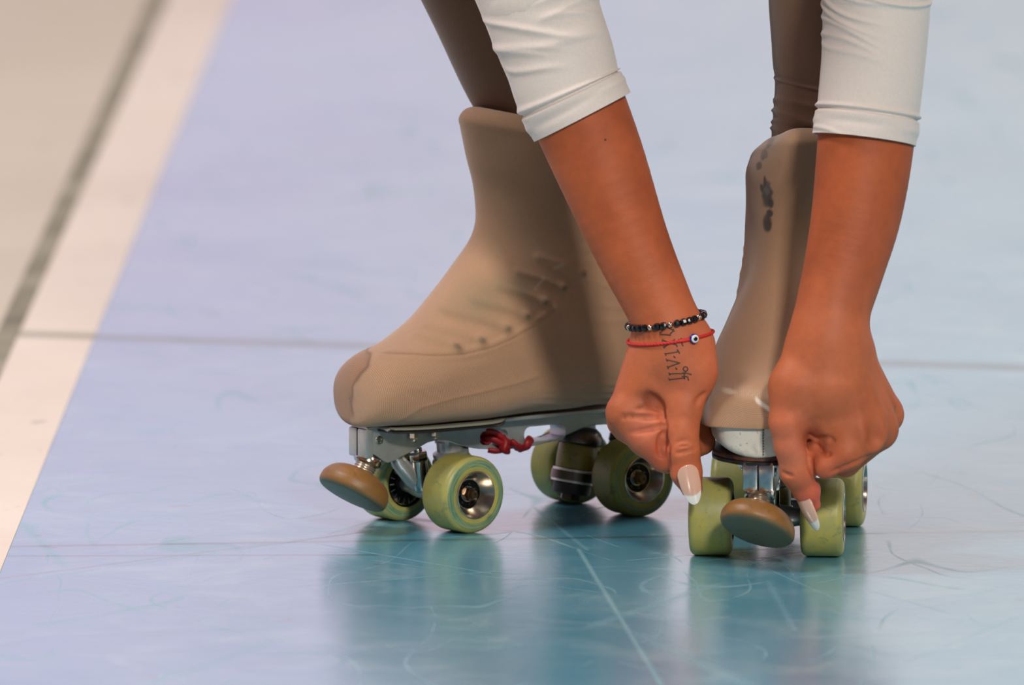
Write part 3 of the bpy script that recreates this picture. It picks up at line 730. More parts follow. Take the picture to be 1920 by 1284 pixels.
def make_gear(root, which):
    pl = extruded('plate', [PLATE, stadium(.0130, .0392, .0568, .0682, tilt=.0), stadium(-.0385, -.0005, .0558, .0685, tilt=.0)], .0105, M['alu'], root)
    tag(pl, 'brushed silver plate with two long slots')
    m = MB(); m.box((-.003, 0, .0768), (.262, .044, .0028), bev=.0008); m.build('mounting_flange', M['alu'], pl, auto=35)
    # nose halves with the clamp slit
    m = MB()
    for s in (-1, 1): m.box((.1370, s * .0058, .0665), (.0075, .0108, .0215), bev=.0016)
    m.build('nose_clamp', M['chrome'] if which == 'R' else M['alu'], pl, auto=35)
    sl = MB(); sl.box((.1372, 0, .0665), (.0068, .0009, .021)); sl.build('clamp_slit_shade', M['rubber'], pl)  # black bar filling the gap, stands for the shade inside the slit
    for s in (1, -1):
        m = MB(); m.lathe([(0, .0030), (.0012, .0032), (.0020, .0026), (.0020, .0016), (.0010, .0013)], (.128, s * .0103, .0685), (0, s, 0), n=24); m.build('bolt', M['chrome'], pl, auto=40)
    for xx in (.1005, .0815, -.095, -.112):
        for s in (1, -1):
            m = MB(); m.hexn((xx, s * .0155, .0680), (0, 0, 1), .0036, .0062); m.lathe([(0, .0018), (.0028, .0018)], (xx, s * .0155, .0655), (0, 0, 1), n=12); m.build('bolt', M['chrome'], pl)
    # toe stop: threaded stem and worn rubber
    ts_base = Vector((.1284, 0, .0553)); ts_c = Vector((.1425, 0, .0330)); ax = (ts_c - ts_base).normalized()
    m = MB(); L = (ts_c - ts_base).length; pr = [(0, .0078)]; k = 0.0
    while k < L - .004:
        pr += [(k + .0003, .0082), (k + .0009, .0082), (k + .0012, .0075), (k + .0016, .0075)]; k += .0019
    pr += [(L - .001, .0080)]
    m.lathe(pr, ts_base, ax, n=36); 
    st = m.build('stem', M['thread'], None, auto=50)
    cl = MB(); cl.lathe([(.0, .0105), (.001, .0112), (.0055, .0112), (.0065, .0102)], ts_base + ax * .0005, ax, n=36); collar = cl.build('collar', M['chrome'], None, auto=40)
    # rubber
    n = 64; pr = [(-.0125, .0085), (-.0132, .0110), (-.0120, .0165), (-.0085, .0224), (-.0030, .0262), (.0010, .0270), (.0042, .0268), (.0064, .0254), (.0074, .0232), (.0079, .0190), (.0084, .012), (.0088, .006), (.0089, .0005)]
    q = Vector((0, 0, 1)).rotation_difference(ax); vs = []; fs = []; tint = []
    pr2 = catmull(pr, 44)
    roll = 1 if which == 'R' else -.35
    for h_, r_ in pr2:
        for k in range(n):
            a = 2 * PI * k / n; lx, ly = r_ * math.cos(a), r_ * math.sin(a)
            hh = h_
            if h_ > 0: hh = h_ * (1 + .16 * roll * (ly / .026)) - .05 * r_ * 0
            p = q @ Vector((lx, ly, hh)); p += Vector((0, 0, .0045 * roll * (-p.y / .026) * (1 if which == 'R' else .0)))
            vs.append(ts_c + p)
            f = min(1, max(0, (h_ - .0040) / .0028)); w_ = .5 + .5 * math.sin(a * 3 + 1) * .3
            c0, c1 = np.array(srgb(142, 96, 44)), np.array(srgb(92, 90, 66)); tint.append(c0 * (1 - f) + c1 * f)
    mm = len(pr2)
    for i in range(mm - 1):
        for k in range(n): k2 = (k + 1) % n; fs.append((i * n + k, i * n + k2, (i + 1) * n + k2, (i + 1) * n + k))
    fs.append(tuple(range(n - 1, -1, -1)))
    ts = mesh_obj('toe_stop', vs, fs, M['stop'], root); vcol(ts, np.array(tint)); tag(ts, 'brown rubber toe stop with a grey worn face')
    st.parent = ts; collar.parent = ts
    # trucks
    for end, sg in (('front', 1), ('rear', -1)):
        steer = (math.radians(5) if which == 'L' else math.radians(3)) * (1 if sg > 0 else 0)
        xa = sg * .0775
        m = MB(); d = Vector((-math.sin(steer), math.cos(steer), 0)); c0 = Vector((xa, 0, .0285))
        m.lathe([(-.047, .0034), (-.030, .0036), (-.028, .0062), (-.022, .0066), (-.012, .0088), (0, .0100), (.012, .0088), (.022, .0066), (.028, .0062), (.030, .0036), (.047, .0034)], c0, d, n=28)
        kp = Vector((sg * .053, 0, .030)); kax = Vector((sg * .20, 0, 1)).normalized()
        m.tube([c0, c0.lerp(kp, .5), kp], [.0095, .0085, .010], n=20)
        m.lathe([(-.0035, .012), (-.003, .0172), (.0035, .0172), (.004, .012)], kp - kax * .004, kax, n=36)
        m.tube([c0, c0 + Vector((sg * .014, 0, .008)), Vector((sg * .104, 0, .049)), Vector((sg * .108, 0, .057))], [.0085, .0075, .0058, .0045], n=18)
        tk = m.build('truck', M['alu'] if sg > 0 else M['steel'], root, auto=40)
        def sub(prof, name, mat, o_=kp, a_=kax, n=36):
            q_ = MB(); q_.lathe(prof, o_, a_, n=n); x_ = q_.build(name, mat, tk, auto=35); return x_
        if sg < 0: sub([(.020, .0150), (.0215, .0172), (.0260, .0176), (.0305, .0150), (.0335, .0110), (.0345, .005)], 'kingpin_cup', M['steel'])
        else: sub([(.020, .0120), (.0215, .0135), (.0240, .0135), (.0255, .0100), (.0330, .0095)], 'kingpin_cup', M['alu'])
        sub([(.0010, .0135), (.0020, .0148), (.0100, .0152), (.0180, .0148), (.0200, .0136)], 'cushion', M['cushion'])
        sub([(-.0090, .0150), (-.0086, .0166), (.0010, .0166), (.0014, .0160), (.0002, .0150)], 'cushion_ring', M['bright'])
        sub([(-.0175, .0110), (-.0165, .0140), (-.0095, .0146), (-.0088, .0135)], 'cushion', M['rubber'])
        q_ = MB(); q_.hexn(kp - kax * .0215, kax, .0078, .0048); q_.build('kingpin_nut', M['steel'], tk)
        # action bolt leaning beside the pivot
        q_ = MB(); b0 = Vector((sg * .0860, .004, .0275)); bx = Vector((sg * .12, 0, 1)).normalized()
        q_.lathe([(.0, .0055), (.004, .0064), (.022, .0064), (.0225, .0052)], b0, bx, n=24); q_.hexn(b0 + bx * .0225, bx, .0074, .0068)
        q_.lathe([(0, .0032), (.0022, .0034), (.003, .0026)], b0 + bx * .0293, bx, n=20)
        q_.build('action_bolt', M['chrome'], tk, auto=35)
        q_ = MB(); q_.box((sg * .058, 0, .0635), (.016, .020, .010), bev=.002); q_.build('kingpin_boss', M['alu'], tk, auto=35)
        for s in (1, -1):
            if which == 'L': tm, lm = (M['tread'], M['lip']) if sg > 0 else (M['tread_old'], M['lip_old'])
            else: tm, lm = M['tread'], M['tread']
            place_wheel(root, xa, s, steer, tm, lm)
L_ROOT = empty('roller_skate', (.0025, .0745, 0), math.radians(214))
tag(L_ROOT, 'roller skate in side view, tan cover over lace hooks, pointing left', 'roller skate', 'artistic roller skates')
R_ROOT = empty('roller_skate', (.1950, -.0440, 0), math.radians(263))
tag(R_ROOT, 'roller skate seen toe-on between both hands, torn tan cover', 'roller skate', 'artistic roller skates')
for r_, k_ in ((L_ROOT, 'L'), (R_ROOT, 'R')):
    make_boot(r_, k_); make_gear(r_, k_)

# dark red ribbon knotted through the slots of the side-on skate
bpy.context.view_layer.update()
mw = L_ROOT.matrix_basis
m = MB()
def LP(x, y, z): return mw @ Vector((x, y, z))
def lz(px, py, y=.0105): q = lxz(px, py, y); return q
def lacepts(lst): return [LP(*(lambda q: (q[0], yy, q[1]))(lz(px, py, yy))) for px, py, yy in lst]
for lst, r_ in (([(905, 815, .004), (915, 809, .010), (932, 813, .0125), (945, 824, .0135), (960, 832, .0135), (975, 838, .013), (978, 842, .008)], .0030),
                ([(903, 828, .004), (918, 822, .012), (935, 828, .015), (950, 838, .0155), (948, 842, .013), (930, 845, .012), (915, 843, .009)], .0028),
                ([(940, 820, .012), (945, 830, .0155), (943, 840, .0155), (950, 842, .011)], .0042),
                ([(958, 826, .0145), (965, 832, .0155), (972, 840, .0135)], .0036),
                ([(995, 822, .009), (992, 826, .014), (989, 834, .0145), (984, 838, .012), (972, 840, .010)], .0034),
                ([(908, 812, -.002), (904, 822, .006), (914, 830, .010), (925, 822, .012), (938, 832, .012)], .0022)):
    pp = [Vector(r) for r in catmull([list(p) for p in lacepts(lst)], 26)]; m.tube(pp, r_, n=12, flat=.62)
tag(m.build('red_lace', M['redlace']), 'dark red ribbon knotted through the slots of the side-on skate plate', 'lace')

# ------------------------------------------------------------------ person
VOX = .0011
def grid_for(pts, m=.045): p = np.array([list(q) for q in pts]); return p.min(0) - m, p.max(0) + m
def px2m(v): return v / 2570.0
# --- arm with the bracelets
def hand_left():
    Yh = -.165
    A = lambda px, py, Y=Yh: np.array(at(px, py, Y))
    el, wr = A(1010, 20, -.125), A(1252, 600, -.158)
    lo, hi = grid_for([A(1015, 30, -.12), A(1310, 930, -.175), A(1140, 790, -.16), A(1340, 700, -.10), A(1180, 800, -.09)], .03)
    lo[2] -= .0; S = SDF(lo, hi, VOX)
    f = [(1000, -5, -.125, .0370), (1053, 130, -.128, .0365), (1118, 290, -.134, .0340), (1180, 450, -.145, .0285), (1230, 560, -.153, .0250), (1256, 620, -.158, .0242), (1262, 665, -.160, .0250)]
    S.chain([(A(*a[:3]), a[3]) for a in f], .010)
    # back of hand and palm block
    S.add(A(1265, 650, -.158), A(1225, 735, -.150), .024, .022, .012)
    S.add(A(1225, 655, -.150), A(1180, 768, -.160), .0165, .0145, .012)
    S.add(A(1230, 650, -.135), A(1180, 785, -.135), .0165, .0140, .012)
    S.add(A(1240, 650, -.125), A(1190, 795, -.112), .0165, .0130, .012)
    S.add(A(1235, 700, -.140), A(1240, 790, -.135), .020, .016, .012)
    # thumb metacarpal, bulge of the thumb base on the right
    S.add(A(1296, 650, -.160), A(1302, 700, -.164), .0150, .0145, .012)
    S.add(A(1300, 700, -.166), A(1283, 765, -.172), .0148, .0128, .010)
    S.add(A(1240, 730, -.164), A(1270, 755, -.168), .012, .011, .010)
    # index finger folded: seen from its thumb side
    IM, IP, ID, IT = A(1170, 776, -.163), A(1243, 860, -.166), A(1290, 835, -.150), A(1285, 795, -.146)
    S.add(IM, A(1210, 822, -.166), .0132, .0128, .006); S.add(A(1210, 820, -.166), IP, .0122, .0092, .004)
    S.add(IP, ID, .0092, .0082, .003); S.add(ID, IT, .0082, .0075, .003)
    S.add(A(1205, 775, -.166), A(1235, 800, -.166), .0118, .0112, .005)
    # remaining fingers folded behind
    for (mx, my, Yy, ppx, ppy, dx, dy, r) in ((1168, 790, -.142, 1250, 862, 1317, 828, .0095), (1175, 800, -.121, 1250, 852, 1306, 822, .0092), (1185, 805, -.102, 1245, 845, 1296, 818, .0082)):
        S.add(A(mx, my, Yy), A(ppx, ppy, Yy), r * 1.25, r, .003); S.add(A(ppx, ppy, Yy), A(dx, dy, Yy + .002), r, r * .95, .0025); S.add(A(dx, dy, Yy + .002), A(dx - 8, dy - 38, Yy + .004), r * .95, r * .85, .0025)
    # thumb
    S.add(A(1283, 760, -.172), A(1279, 800, -.175), .0124, .0121, .005)
    S.add(A(1279, 800, -.175), A(1282, 846, -.178), .0120, .0116, .003)
    S.add(A(1282, 846, -.178), A(1287, 885, -.178), .0116, .0111, .003)
    S.add(A(1287, 885, -.178), A(1297, 915, -.176), .0109, .0080, .004)
    # hollow of the web, then creases
    S.cut(A(1222, 748, -.187), A(1240, 768, -.186), .0040, .0040, .006)
    S.crease([(1216, 744), (1228, 755), (1240, 768)], .0022, .006)
    S.crease([(1245, 772), (1249, 811), (1254, 847), (1258, 882)], .0019, .0035, .001)
    S.crease([(1175, 780), (1208, 783), (1246, 782)], .0015, .0025); S.crease([(1168, 778), (1170, 786)], .0008, .002)
    S.crease([(1182, 811), (1208, 807), (1231, 802), (1246, 797)], .0013, .0026)
    S.crease([(1246, 808), (1236, 824), (1237, 848), (1243, 856)], .0014, .0025)
    S.crease([(1268, 850), (1283, 846), (1307, 841)], .0009, .0016); S.crease([(1263, 832), (1286, 825), (1309, 834)], .0006, .0018)
    S.crease([(1272, 838), (1290, 836), (1304, 838)], .0005, .0014)
    S.crease([(1306, 758), (1312, 748), (1322, 738)], .0013, .003)
    S.crease([(1192, 768), (1215, 764), (1235, 768)], .0006, .003)
    return S.mesh()
def hand_right():
    Yh = -.20
    A = lambda px, py, Y=Yh: np.array(at(px, py, Y))
    lo, hi = grid_for([A(1640, 30, -.15), A(1640, 30, -.13), A(1450, 800, -.22), A(1690, 790, -.12), A(1520, 950, -.19)], .045)
    S = SDF(lo, hi, VOX)
    f = [(1646, -5, -.150, .0350), (1636, 120, -.155, .0355), (1622, 280, -.164, .0348), (1606, 400, -.173, .0325), (1583, 500, -.182, .0292), (1562, 580, -.190, .0272), (1554, 640, -.195, .0268)]
    S.chain([(A(*a[:3]), a[3]) for a in f], .010)
    # back of hand
    S.add(A(1552, 645, -.196), A(1550, 720, -.200), .0262, .0285, .014)
    S.add(A(1585, 665, -.192), A(1612, 800, -.200), .0180, .0170, .012)
    S.add(A(1598, 668, -.185), A(1646, 800, -.188), .0150, .0150, .010)
    S.add(A(1602, 672, -.172), A(1660, 776, -.165), .0140, .0130, .010)
    S.add(A(1600, 680, -.160), A(1655, 765, -.143), .0135, .0120, .010)
    S.add(A(1545, 730, -.196), A(1585, 800, -.192), .0250, .0200, .012)
    # tendons
    S.add(A(1612, 690, -.2095), A(1652, 780, -.2030), .0028, .0028, .005); S.add(A(1624, 668, -.198), A(1674, 757, -.181), .0030, .0030, .004); S.add(A(1590, 690, -.214), A(1618, 780, -.2135), .0026, .0026, .006)
    # thumb metacarpal + thenar
    S.add(A(1512, 672, -.200), A(1489, 725, -.208), .0150, .0165, .012)
    S.add(A(1489, 725, -.208), A(1478, 790, -.212), .0165, .0134, .010)
    # thumb
    S.add(A(1478, 790, -.212), A(1484, 835, -.212), .0132, .0120, .005)
    S.add(A(1484, 835, -.212), A(1495, 884, -.208), .0120, .0121, .004)
    S.add(A(1495, 884, -.208), A(1512, 918, -.202), .0119, .0098, .004)
    S.add(A(1512, 918, -.202), A(1524, 946, -.197), .0092, .0058, .004)
    # index knuckle and folded finger
    S.add(A(1612, 800, -.203), A(1626, 812, -.206), .0150, .0132, .008)
    S.add(A(1622, 822, -.206), A(1588, 850, -.212), .0120, .0118, .006)
    S.add(A(1588, 850, -.212), A(1548, 872, -.212), .0112, .0095, .005)
    S.add(A(1548, 872, -.212), A(1530, 848, -.196), .0092, .0080, .003); S.add(A(1530, 848, -.196), A(1545, 810, -.186), .0080, .0078, .003)
    S.add(A(1545, 800, -.2035), A(1580, 815, -.2045), .0125, .0150, .008)
    # the other fingers
    for (mx, my, Yy, ppx, ppy, r) in ((1644, 812, -.187, 1585, 866, .0105), (1656, 786, -.163, 1600, 852, .0100), (1652, 770, -.140, 1605, 832, .0088)):
        S.add(A(mx, my, Yy), A(ppx, ppy, Yy - .002), r * 1.2, r, .004); S.add(A(ppx, ppy, Yy - .002), A(ppx - 40, ppy - 35, Yy), r, r * .9, .003); S.add(A(ppx - 40, ppy - 35, Yy), A(ppx - 15, ppy - 65, Yy), r * .9, r * .85, .003)
    S.add(A(1622, 806, -.2085), A(1626, 812, -.2085), .0125, .0125, .004); S.add(A(1646, 804, -.1880), A(1648, 808, -.1880), .0132, .0132, .003); S.add(A(1660, 772, -.166), A(1662, 778, -.166), .0124, .0122, .003)
    S.cut(A(1641, 770, -.221), A(1646, 822, -.219), .0070, .0075, .006)
    S.add(A(1518, 812, -.186), A(1530, 840, -.188), .0105, .0100, .004)
    # hollow between thumb and index, creases
    S.cut(A(1512, 802, -.232), A(1524, 828, -.214), .0050, .0060, .007)
    S.cut(A(1514, 800, -.224), A(1506, 780, -.230), .0030, .0022, .007)
    S.cut(A(1512, 830, -.222), A(1524, 868, -.220), .0022, .0014, .003)
    S.crease([(1519, 812), (1530, 823), (1547, 819), (1565, 826)], .0011, .0024); S.crease([(1532, 834), (1544, 850), (1558, 853)], .0012, .0024)
    S.crease([(1512, 838), (1516, 854), (1521, 879), (1531, 900)], .0018, .0030, .001)
    S.crease([(1467, 886), (1476, 889), (1486, 892)], .0008, .0018)
    S.crease([(1638, 852), (1600, 868), (1560, 884)], .0007, .003)
    return S.mesh()
def body_rest():
    lo, hi = np.array((-.26, -.32, .36)), np.array((.52, .68, .98))
    S = SDF(lo, hi, .006)
    B = lambda a, b, ra, rb, k=.03, sq=None: S.add(a, b, ra, rb, k, sq)
    sl, sr = (-.045, -.01, .68), (.305, -.01, .68)
    B((.13, .50, .74), (.13, .20, .80), .13, .115, .05, ((0, 0, 1), .75)); B((.13, .20, .80), (.13, .02, .74), .115, .13, .05, ((0, 0, 1), .65))
    B((.02, .02, .73), sl, .062, .052); B((.24, .02, .73), sr, .062, .052)
    B(sl, np.array(at(990, -40, -.125)), .046, .034); B(sr, np.array(at(1647, -40, -.15)), .046, .033)
    B((.13, -.02, .74), (.13, -.12, .70), .050, .048); B((.13, -.16, .66), (.13, -.20, .60), .082, .062, .02)
    # face turned down and away from the picture
    B((.13, -.245, .640), (.13, -.268, .603), .009, .012, .012); B((.110, -.250, .580), (.150, -.250, .580), .006, .006, .010)
    for sx in (-1, 1):
        S.cut((.13 + sx * .030, -.262, .655), (.13 + sx * .030, -.262, .655), .016, .016, .012); B((.13 + sx * .029, -.240, .652), (.13 + sx * .031, -.240, .652), .011, .011, .006)
        B((.13 + sx * .078, -.165, .645), (.13 + sx * .080, -.170, .615), .011, .008, .008)
    T_ = S; S = SDF(lo, hi, .006)
    B((.05, .48, .70), (-.058, .055, .53), .092, .054, .04); B((.21, .48, .70), (.240, -.02, .50), .092, .060, .04)
    B((-.058, .055, .53), (-.045, .062, .46), .048, .042, .01); B((.240, -.02, .50), (.238, -.015, .44), .050, .042, .01)
    T_.merge(S, .003); return T_
def skin_tint(V):
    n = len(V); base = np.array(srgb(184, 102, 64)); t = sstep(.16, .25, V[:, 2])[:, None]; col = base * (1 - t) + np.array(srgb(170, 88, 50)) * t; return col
parts_v, parts_f, off = [], [], 0
skin_cols = []
(Vl, Fl), (Vr, Fr) = hand_left(), hand_right()
SB = body_rest(); Vb_, Fb_ = SB.mesh()
def blobs(V, lst, col):
    for px, py, Y, s_, c, am in lst:
        p = np.array(at(px, py, Y)); d = np.linalg.norm((V - p) * np.array([1, .6, 1]), axis=1); k = (np.exp(-(d / s_) ** 2) * am)[:, None]; col = col * (1 - k) + np.array(c) * k
    return col
pink = srgb(222, 132, 104); redd = srgb(206, 98, 74); darkb = srgb(122, 66, 44)
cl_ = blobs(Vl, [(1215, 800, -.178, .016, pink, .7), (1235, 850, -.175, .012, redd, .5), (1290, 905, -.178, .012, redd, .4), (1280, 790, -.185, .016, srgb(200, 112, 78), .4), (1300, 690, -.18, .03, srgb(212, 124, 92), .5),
                 (1205, 745, -.178, .006, srgb(130, 72, 52), .6), (1218, 752, -.178, .007, srgb(110, 60, 44), .7), (1135, 262, -.168, .0016, srgb(60, 30, 22), 0), (1287, 842, -.19, .007, srgb(165, 92, 66), .4)], skin_tint(Vl))  # first two blobs paint in the shade of the web hollow
cr_ = blobs(Vr, [(1485, 860, -.22, .015, pink, .6), (1520, 930, -.2, .012, srgb(214, 96, 84), .8), (1560, 880, -.215, .014, redd, .35), (1480, 800, -.22, .018, pink, .35), (1514, 812, -.205, .010, srgb(150, 80, 58), .5),  # last blob paints in the shade of the hollow beside the thumb
                 (1630, 440, -.2, .02, srgb(160, 88, 60), .35), (1560, 690, -.22, .03, srgb(205, 120, 84), .4), (1595, 560, -.2, .02, srgb(170, 96, 66), .35), (1540, 832, -.215, .007, srgb(216, 140, 112), .6)], skin_tint(Vr))
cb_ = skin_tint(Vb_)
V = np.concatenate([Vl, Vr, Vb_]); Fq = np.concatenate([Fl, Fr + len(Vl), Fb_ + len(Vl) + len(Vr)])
def fast_mesh(name, V, Fq, mat, parent=None):
    me = bpy.data.meshes.new(name); me.vertices.add(len(V)); me.vertices.foreach_set('co', V.astype(np.float32).ravel())
    me.loops.add(Fq.size); me.loops.foreach_set('vertex_index', Fq.astype(np.int32).ravel()); me.polygons.add(len(Fq))
    me.polygons.foreach_set('loop_start', np.arange(0, Fq.size, Fq.shape[1], dtype=np.int32)); me.update(calc_edges=True); me.validate()
    me.polygons.foreach_set('use_smooth', [True] * len(me.polygons)); me.materials.append(mat)
    o = bpy.data.objects.new(name, me); C.objects.link(o)
    if parent is not None: o.parent = parent
    return o
# light relaxation of the voxel surface
def relax(V, F, it=2, lam=.5):
    V = V.astype(float)
    for _ in range(it):
        acc = np.zeros_like(V); cnt = np.zeros(len(V))
        for i in range(4):
            a, b = F[:, i], F[:, (i + 1) % 4]; np.add.at(acc, a, V[b]); np.add.at(cnt, a, 1); np.add.at(acc, b, V[a]); np.add.at(cnt, b, 1)
        V = V * (1 - lam) + lam * acc / np.maximum(cnt, 1)[:, None]
    return V
V = relax(V, Fq, 2)
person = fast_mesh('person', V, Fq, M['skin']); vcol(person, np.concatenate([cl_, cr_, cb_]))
tag(person, 'person bending down in a white long-sleeved top and brown tights, hands touching the skates', 'person')
nV = normals_of(V, Fq); 
print('skin normals outward:', float(((V - V.mean(0)) * nV).sum()))
bvh = BVHTree.FromPolygons([tuple(v) for v in V[:len(Vl)]], [tuple(int(i) for i in f) for f in Fl])
bvh_r = BVHTree.FromPolygons([tuple(v) for v in V[len(Vl):len(Vl) + len(Vr)]], [tuple(int(i) for i in f) for f in Fr])
def on_skin(px, py, tree=bvh, off=0.0):
    p = at(px, py, -.6); d = (at(px, py, 0) - p).normalized(); h = tree.ray_cast(p, d)
    if h[0] is None: return None
    n = h[1] if h[1].dot(d) < 0 else -h[1]
    return h[0] + n * off, n
# mole
h = on_skin(1135, 262)
if h: m = MB(); m.lathe([(-.0002, .0009), (.0001, .0008), (.00025, .0004)], h[0], h[1], n=14); tag(m.build('mole', pmat('mole_brown', srgb(70, 36, 26), .5), person), 'small dark mole on the forearm')
# tattoo strokes, slightly sunk into the skin
tat = [[(515, 290), (640, 345), (750, 400)], [(545, 440), (620, 365), (700, 285)], [(540, 415), (545, 470)], [(690, 278), (716, 312)], [(735, 375), (757, 415)], [(505, 285), (520, 310)],
       [(560, 460), (640, 462), (700, 470)], [(750, 400), (700, 440), (690, 475)], [(572, 540), (690, 580), (798, 618)], [(602, 650), (700, 580), (765, 530)], [(578, 525), (582, 580)], [(594, 630), (608, 668)], [(785, 605), (800, 645)],
       [(815, 530), (912, 562)], [(858, 508), (872, 600)], [(832, 565), (905, 520)], [(872, 600), (890, 632)],
       [(620, 747), (720, 733), (832, 715)], [(612, 733), (632, 777)], [(798, 680), (838, 745)], [(745, 780), (772, 812)],
       [(640, 838), (740, 860), (842, 885), (750, 915), (655, 952)], [(633, 820), (652, 862)], [(648, 930), (668, 976)], [(775, 955), (797, 985)],
       [(680, 1050), (780, 1044), (895, 1045)], [(680, 1135), (790, 1125), (910, 1110)], [(674, 1030), (690, 1070)], [(670, 1115), (692, 1146)],
       [(925 + 34 * math.cos(a), 975 + 34 * math.sin(a)) for a in np.linspace(0, 2 * PI, 14)], [(880, 1030), (950, 1040), (1018, 1062)], [(870, 1085), (955, 1092), (972, 1150)], [(930, 1010), (905, 1060), (912, 1130)]]
m = MB()
for s_ in tat:
    pts = []
    for a, b in zip(s_[:-1], s_[1:]):
        for t in np.linspace(0, 1, 6)[(0 if not pts else 1):]:
            h = on_skin(1170 + (a[0] + (b[0] - a[0]) * t) / 8.02, 570 + (a[1] + (b[1] - a[1]) * t) / 8.02, off=-.00020)
            if h: pts.append(h[0])
    if len(pts) > 2: m.tube(pts, .00054, n=6)
tag(m.build('tattoo', M['ink'], person), 'dark Roman numeral tattoo XXXI-V-II running down from wrist to thumb')

# nails
def nail(base, tip, nrm, wd, arch, tipcol):
    base, tip, nrm = Vector(base), Vector(tip), Vector(nrm).normalized(); ax = (tip - base); L = ax.length; ax.normalize(); nrm = (nrm - ax * nrm.dot(ax)).normalized(); sd = ax.cross(nrm)
    nu, nv = 20, 36; vs = []; cs = []
    for lay in (0, 1):
        for j in range(nv + 1):
            v = j / nv; wv = wd / 2 * ((min(1, (v / .14)) ** .5 * (.82 + .25 * min(v / .3, 1))) if v < .3 else 1.0) * (1.07 if v < .3 else 1.07) 
            if v < .3: wv = wd / 2 * (1 - (1 - v / .3) ** 2.2) ** .5 + .0002
            else: wv = wd / 2 * max(.004, (1 - ((v - .3) / .7) ** 2.3)) ** .52
            for i in range(nu + 1):
                u = -1 + 2 * i / nu
                p = base + ax * (L * v) + sd * (u * wv) + nrm * (arch * math.cos(u * 1.15 * wv / (wd / 2)) - arch + .0016 * math.sin(PI * v) - .0009 * lay)
                vs.append(p)
                t = min(1, max(0, (v - (.745 - .07 * u * u)) / .03)); c = np.array(srgb(226, 176, 152)) * (1 - t) + np.array(tipcol) * t; cs.append(c)
    W = nu + 1; H = (nv + 1) * W; fs = []
    for j in range(nv):
        for i in range(nu):
            a = j * W + i; fs.append((a, a + 1, a + W + 1, a + W)); fs.append((H + a, H + a + W, H + a + W + 1, H + a + 1))
    for j in range(nv): a = j * W; fs.append((a, a + W, H + a + W, H + a)); a += nu; fs.append((a, H + a, H + a + W, a + W))
    for i in range(nu): fs.append((i, H + i, H + i + 1, i + 1)); a = nv * W + i; fs.append((a, a + 1, H + a + 1, H + a))
    o = mesh_obj('fingernail', vs, fs, M['nail'], person); vcol(o, np.array(cs)); return o
white = srgb(244, 240, 234)
tag(nail(at(1287, 872, -.1915), at(1304, 946, -.1850), (.18, -1, .10), .0158, .0042, white), 'long almond thumbnail with a white tip')
tag(nail(at(1499, 928, -.2090), at(1532, 995, -.2000), (-.62, -.72, -.1), .0128, .0040, srgb(240, 232, 222)), 'long almond thumbnail seen from the side')

# --- sleeves and tights
def tube_cloth(ctrl, hx, ns=220, nr=260, up=(0, 1, 0)):
    """ctrl rows: x,y,z,radius across, radius in depth -> rings"""
    K = catmull(ctrl, nr); R = np.zeros((nr, ns, 3)); t = np.linspace(0, 2 * PI, ns, endpoint=False)
    T = np.gradient(K[:, :3], axis=0); T /= np.linalg.norm(T, axis=1)[:, None]
    Yv = np.array(up, float)[None] - (T @ np.array(up, float))[:, None] * T; Yv /= np.linalg.norm(Yv, axis=1)[:, None]; Xv = np.cross(Yv, T)
    s = np.concatenate([[0], np.cumsum(np.linalg.norm(np.diff(K[:, :3], axis=0), axis=1))])
    R = K[:, None, :3] + Xv[:, None] * (np.cos(t)[None, :, None] * K[:, None, 3:4]) + Yv[:, None] * (np.sin(t)[None, :, None] * K[:, None, 4:5])
    return R, s, t, K
def cloth_from(R, disp, name, mat, col, parent, thick, flipcheck=True, uvs=(8, 8)):
    m_, n_ = R.shape[:2]; V, Fc = loft_grid(R); N = normals_of(V, Fc); ctr = np.repeat(R.mean(1), n_, axis=0)
    if ((V - ctr) * N).sum() < 0: N = -N
    V2 = V + N * disp.reshape(-1)[:, None]; return V2, Fc
def coarse_shell(sel, grow):
    """offset copy of the unseen part of the body, as garment"""
    S = SDF(SB.lo, SB.lo + (SB.n - 1) * SB.vox, SB.vox); return S
def A3(px, py, Y): return list(at(px, py, Y))
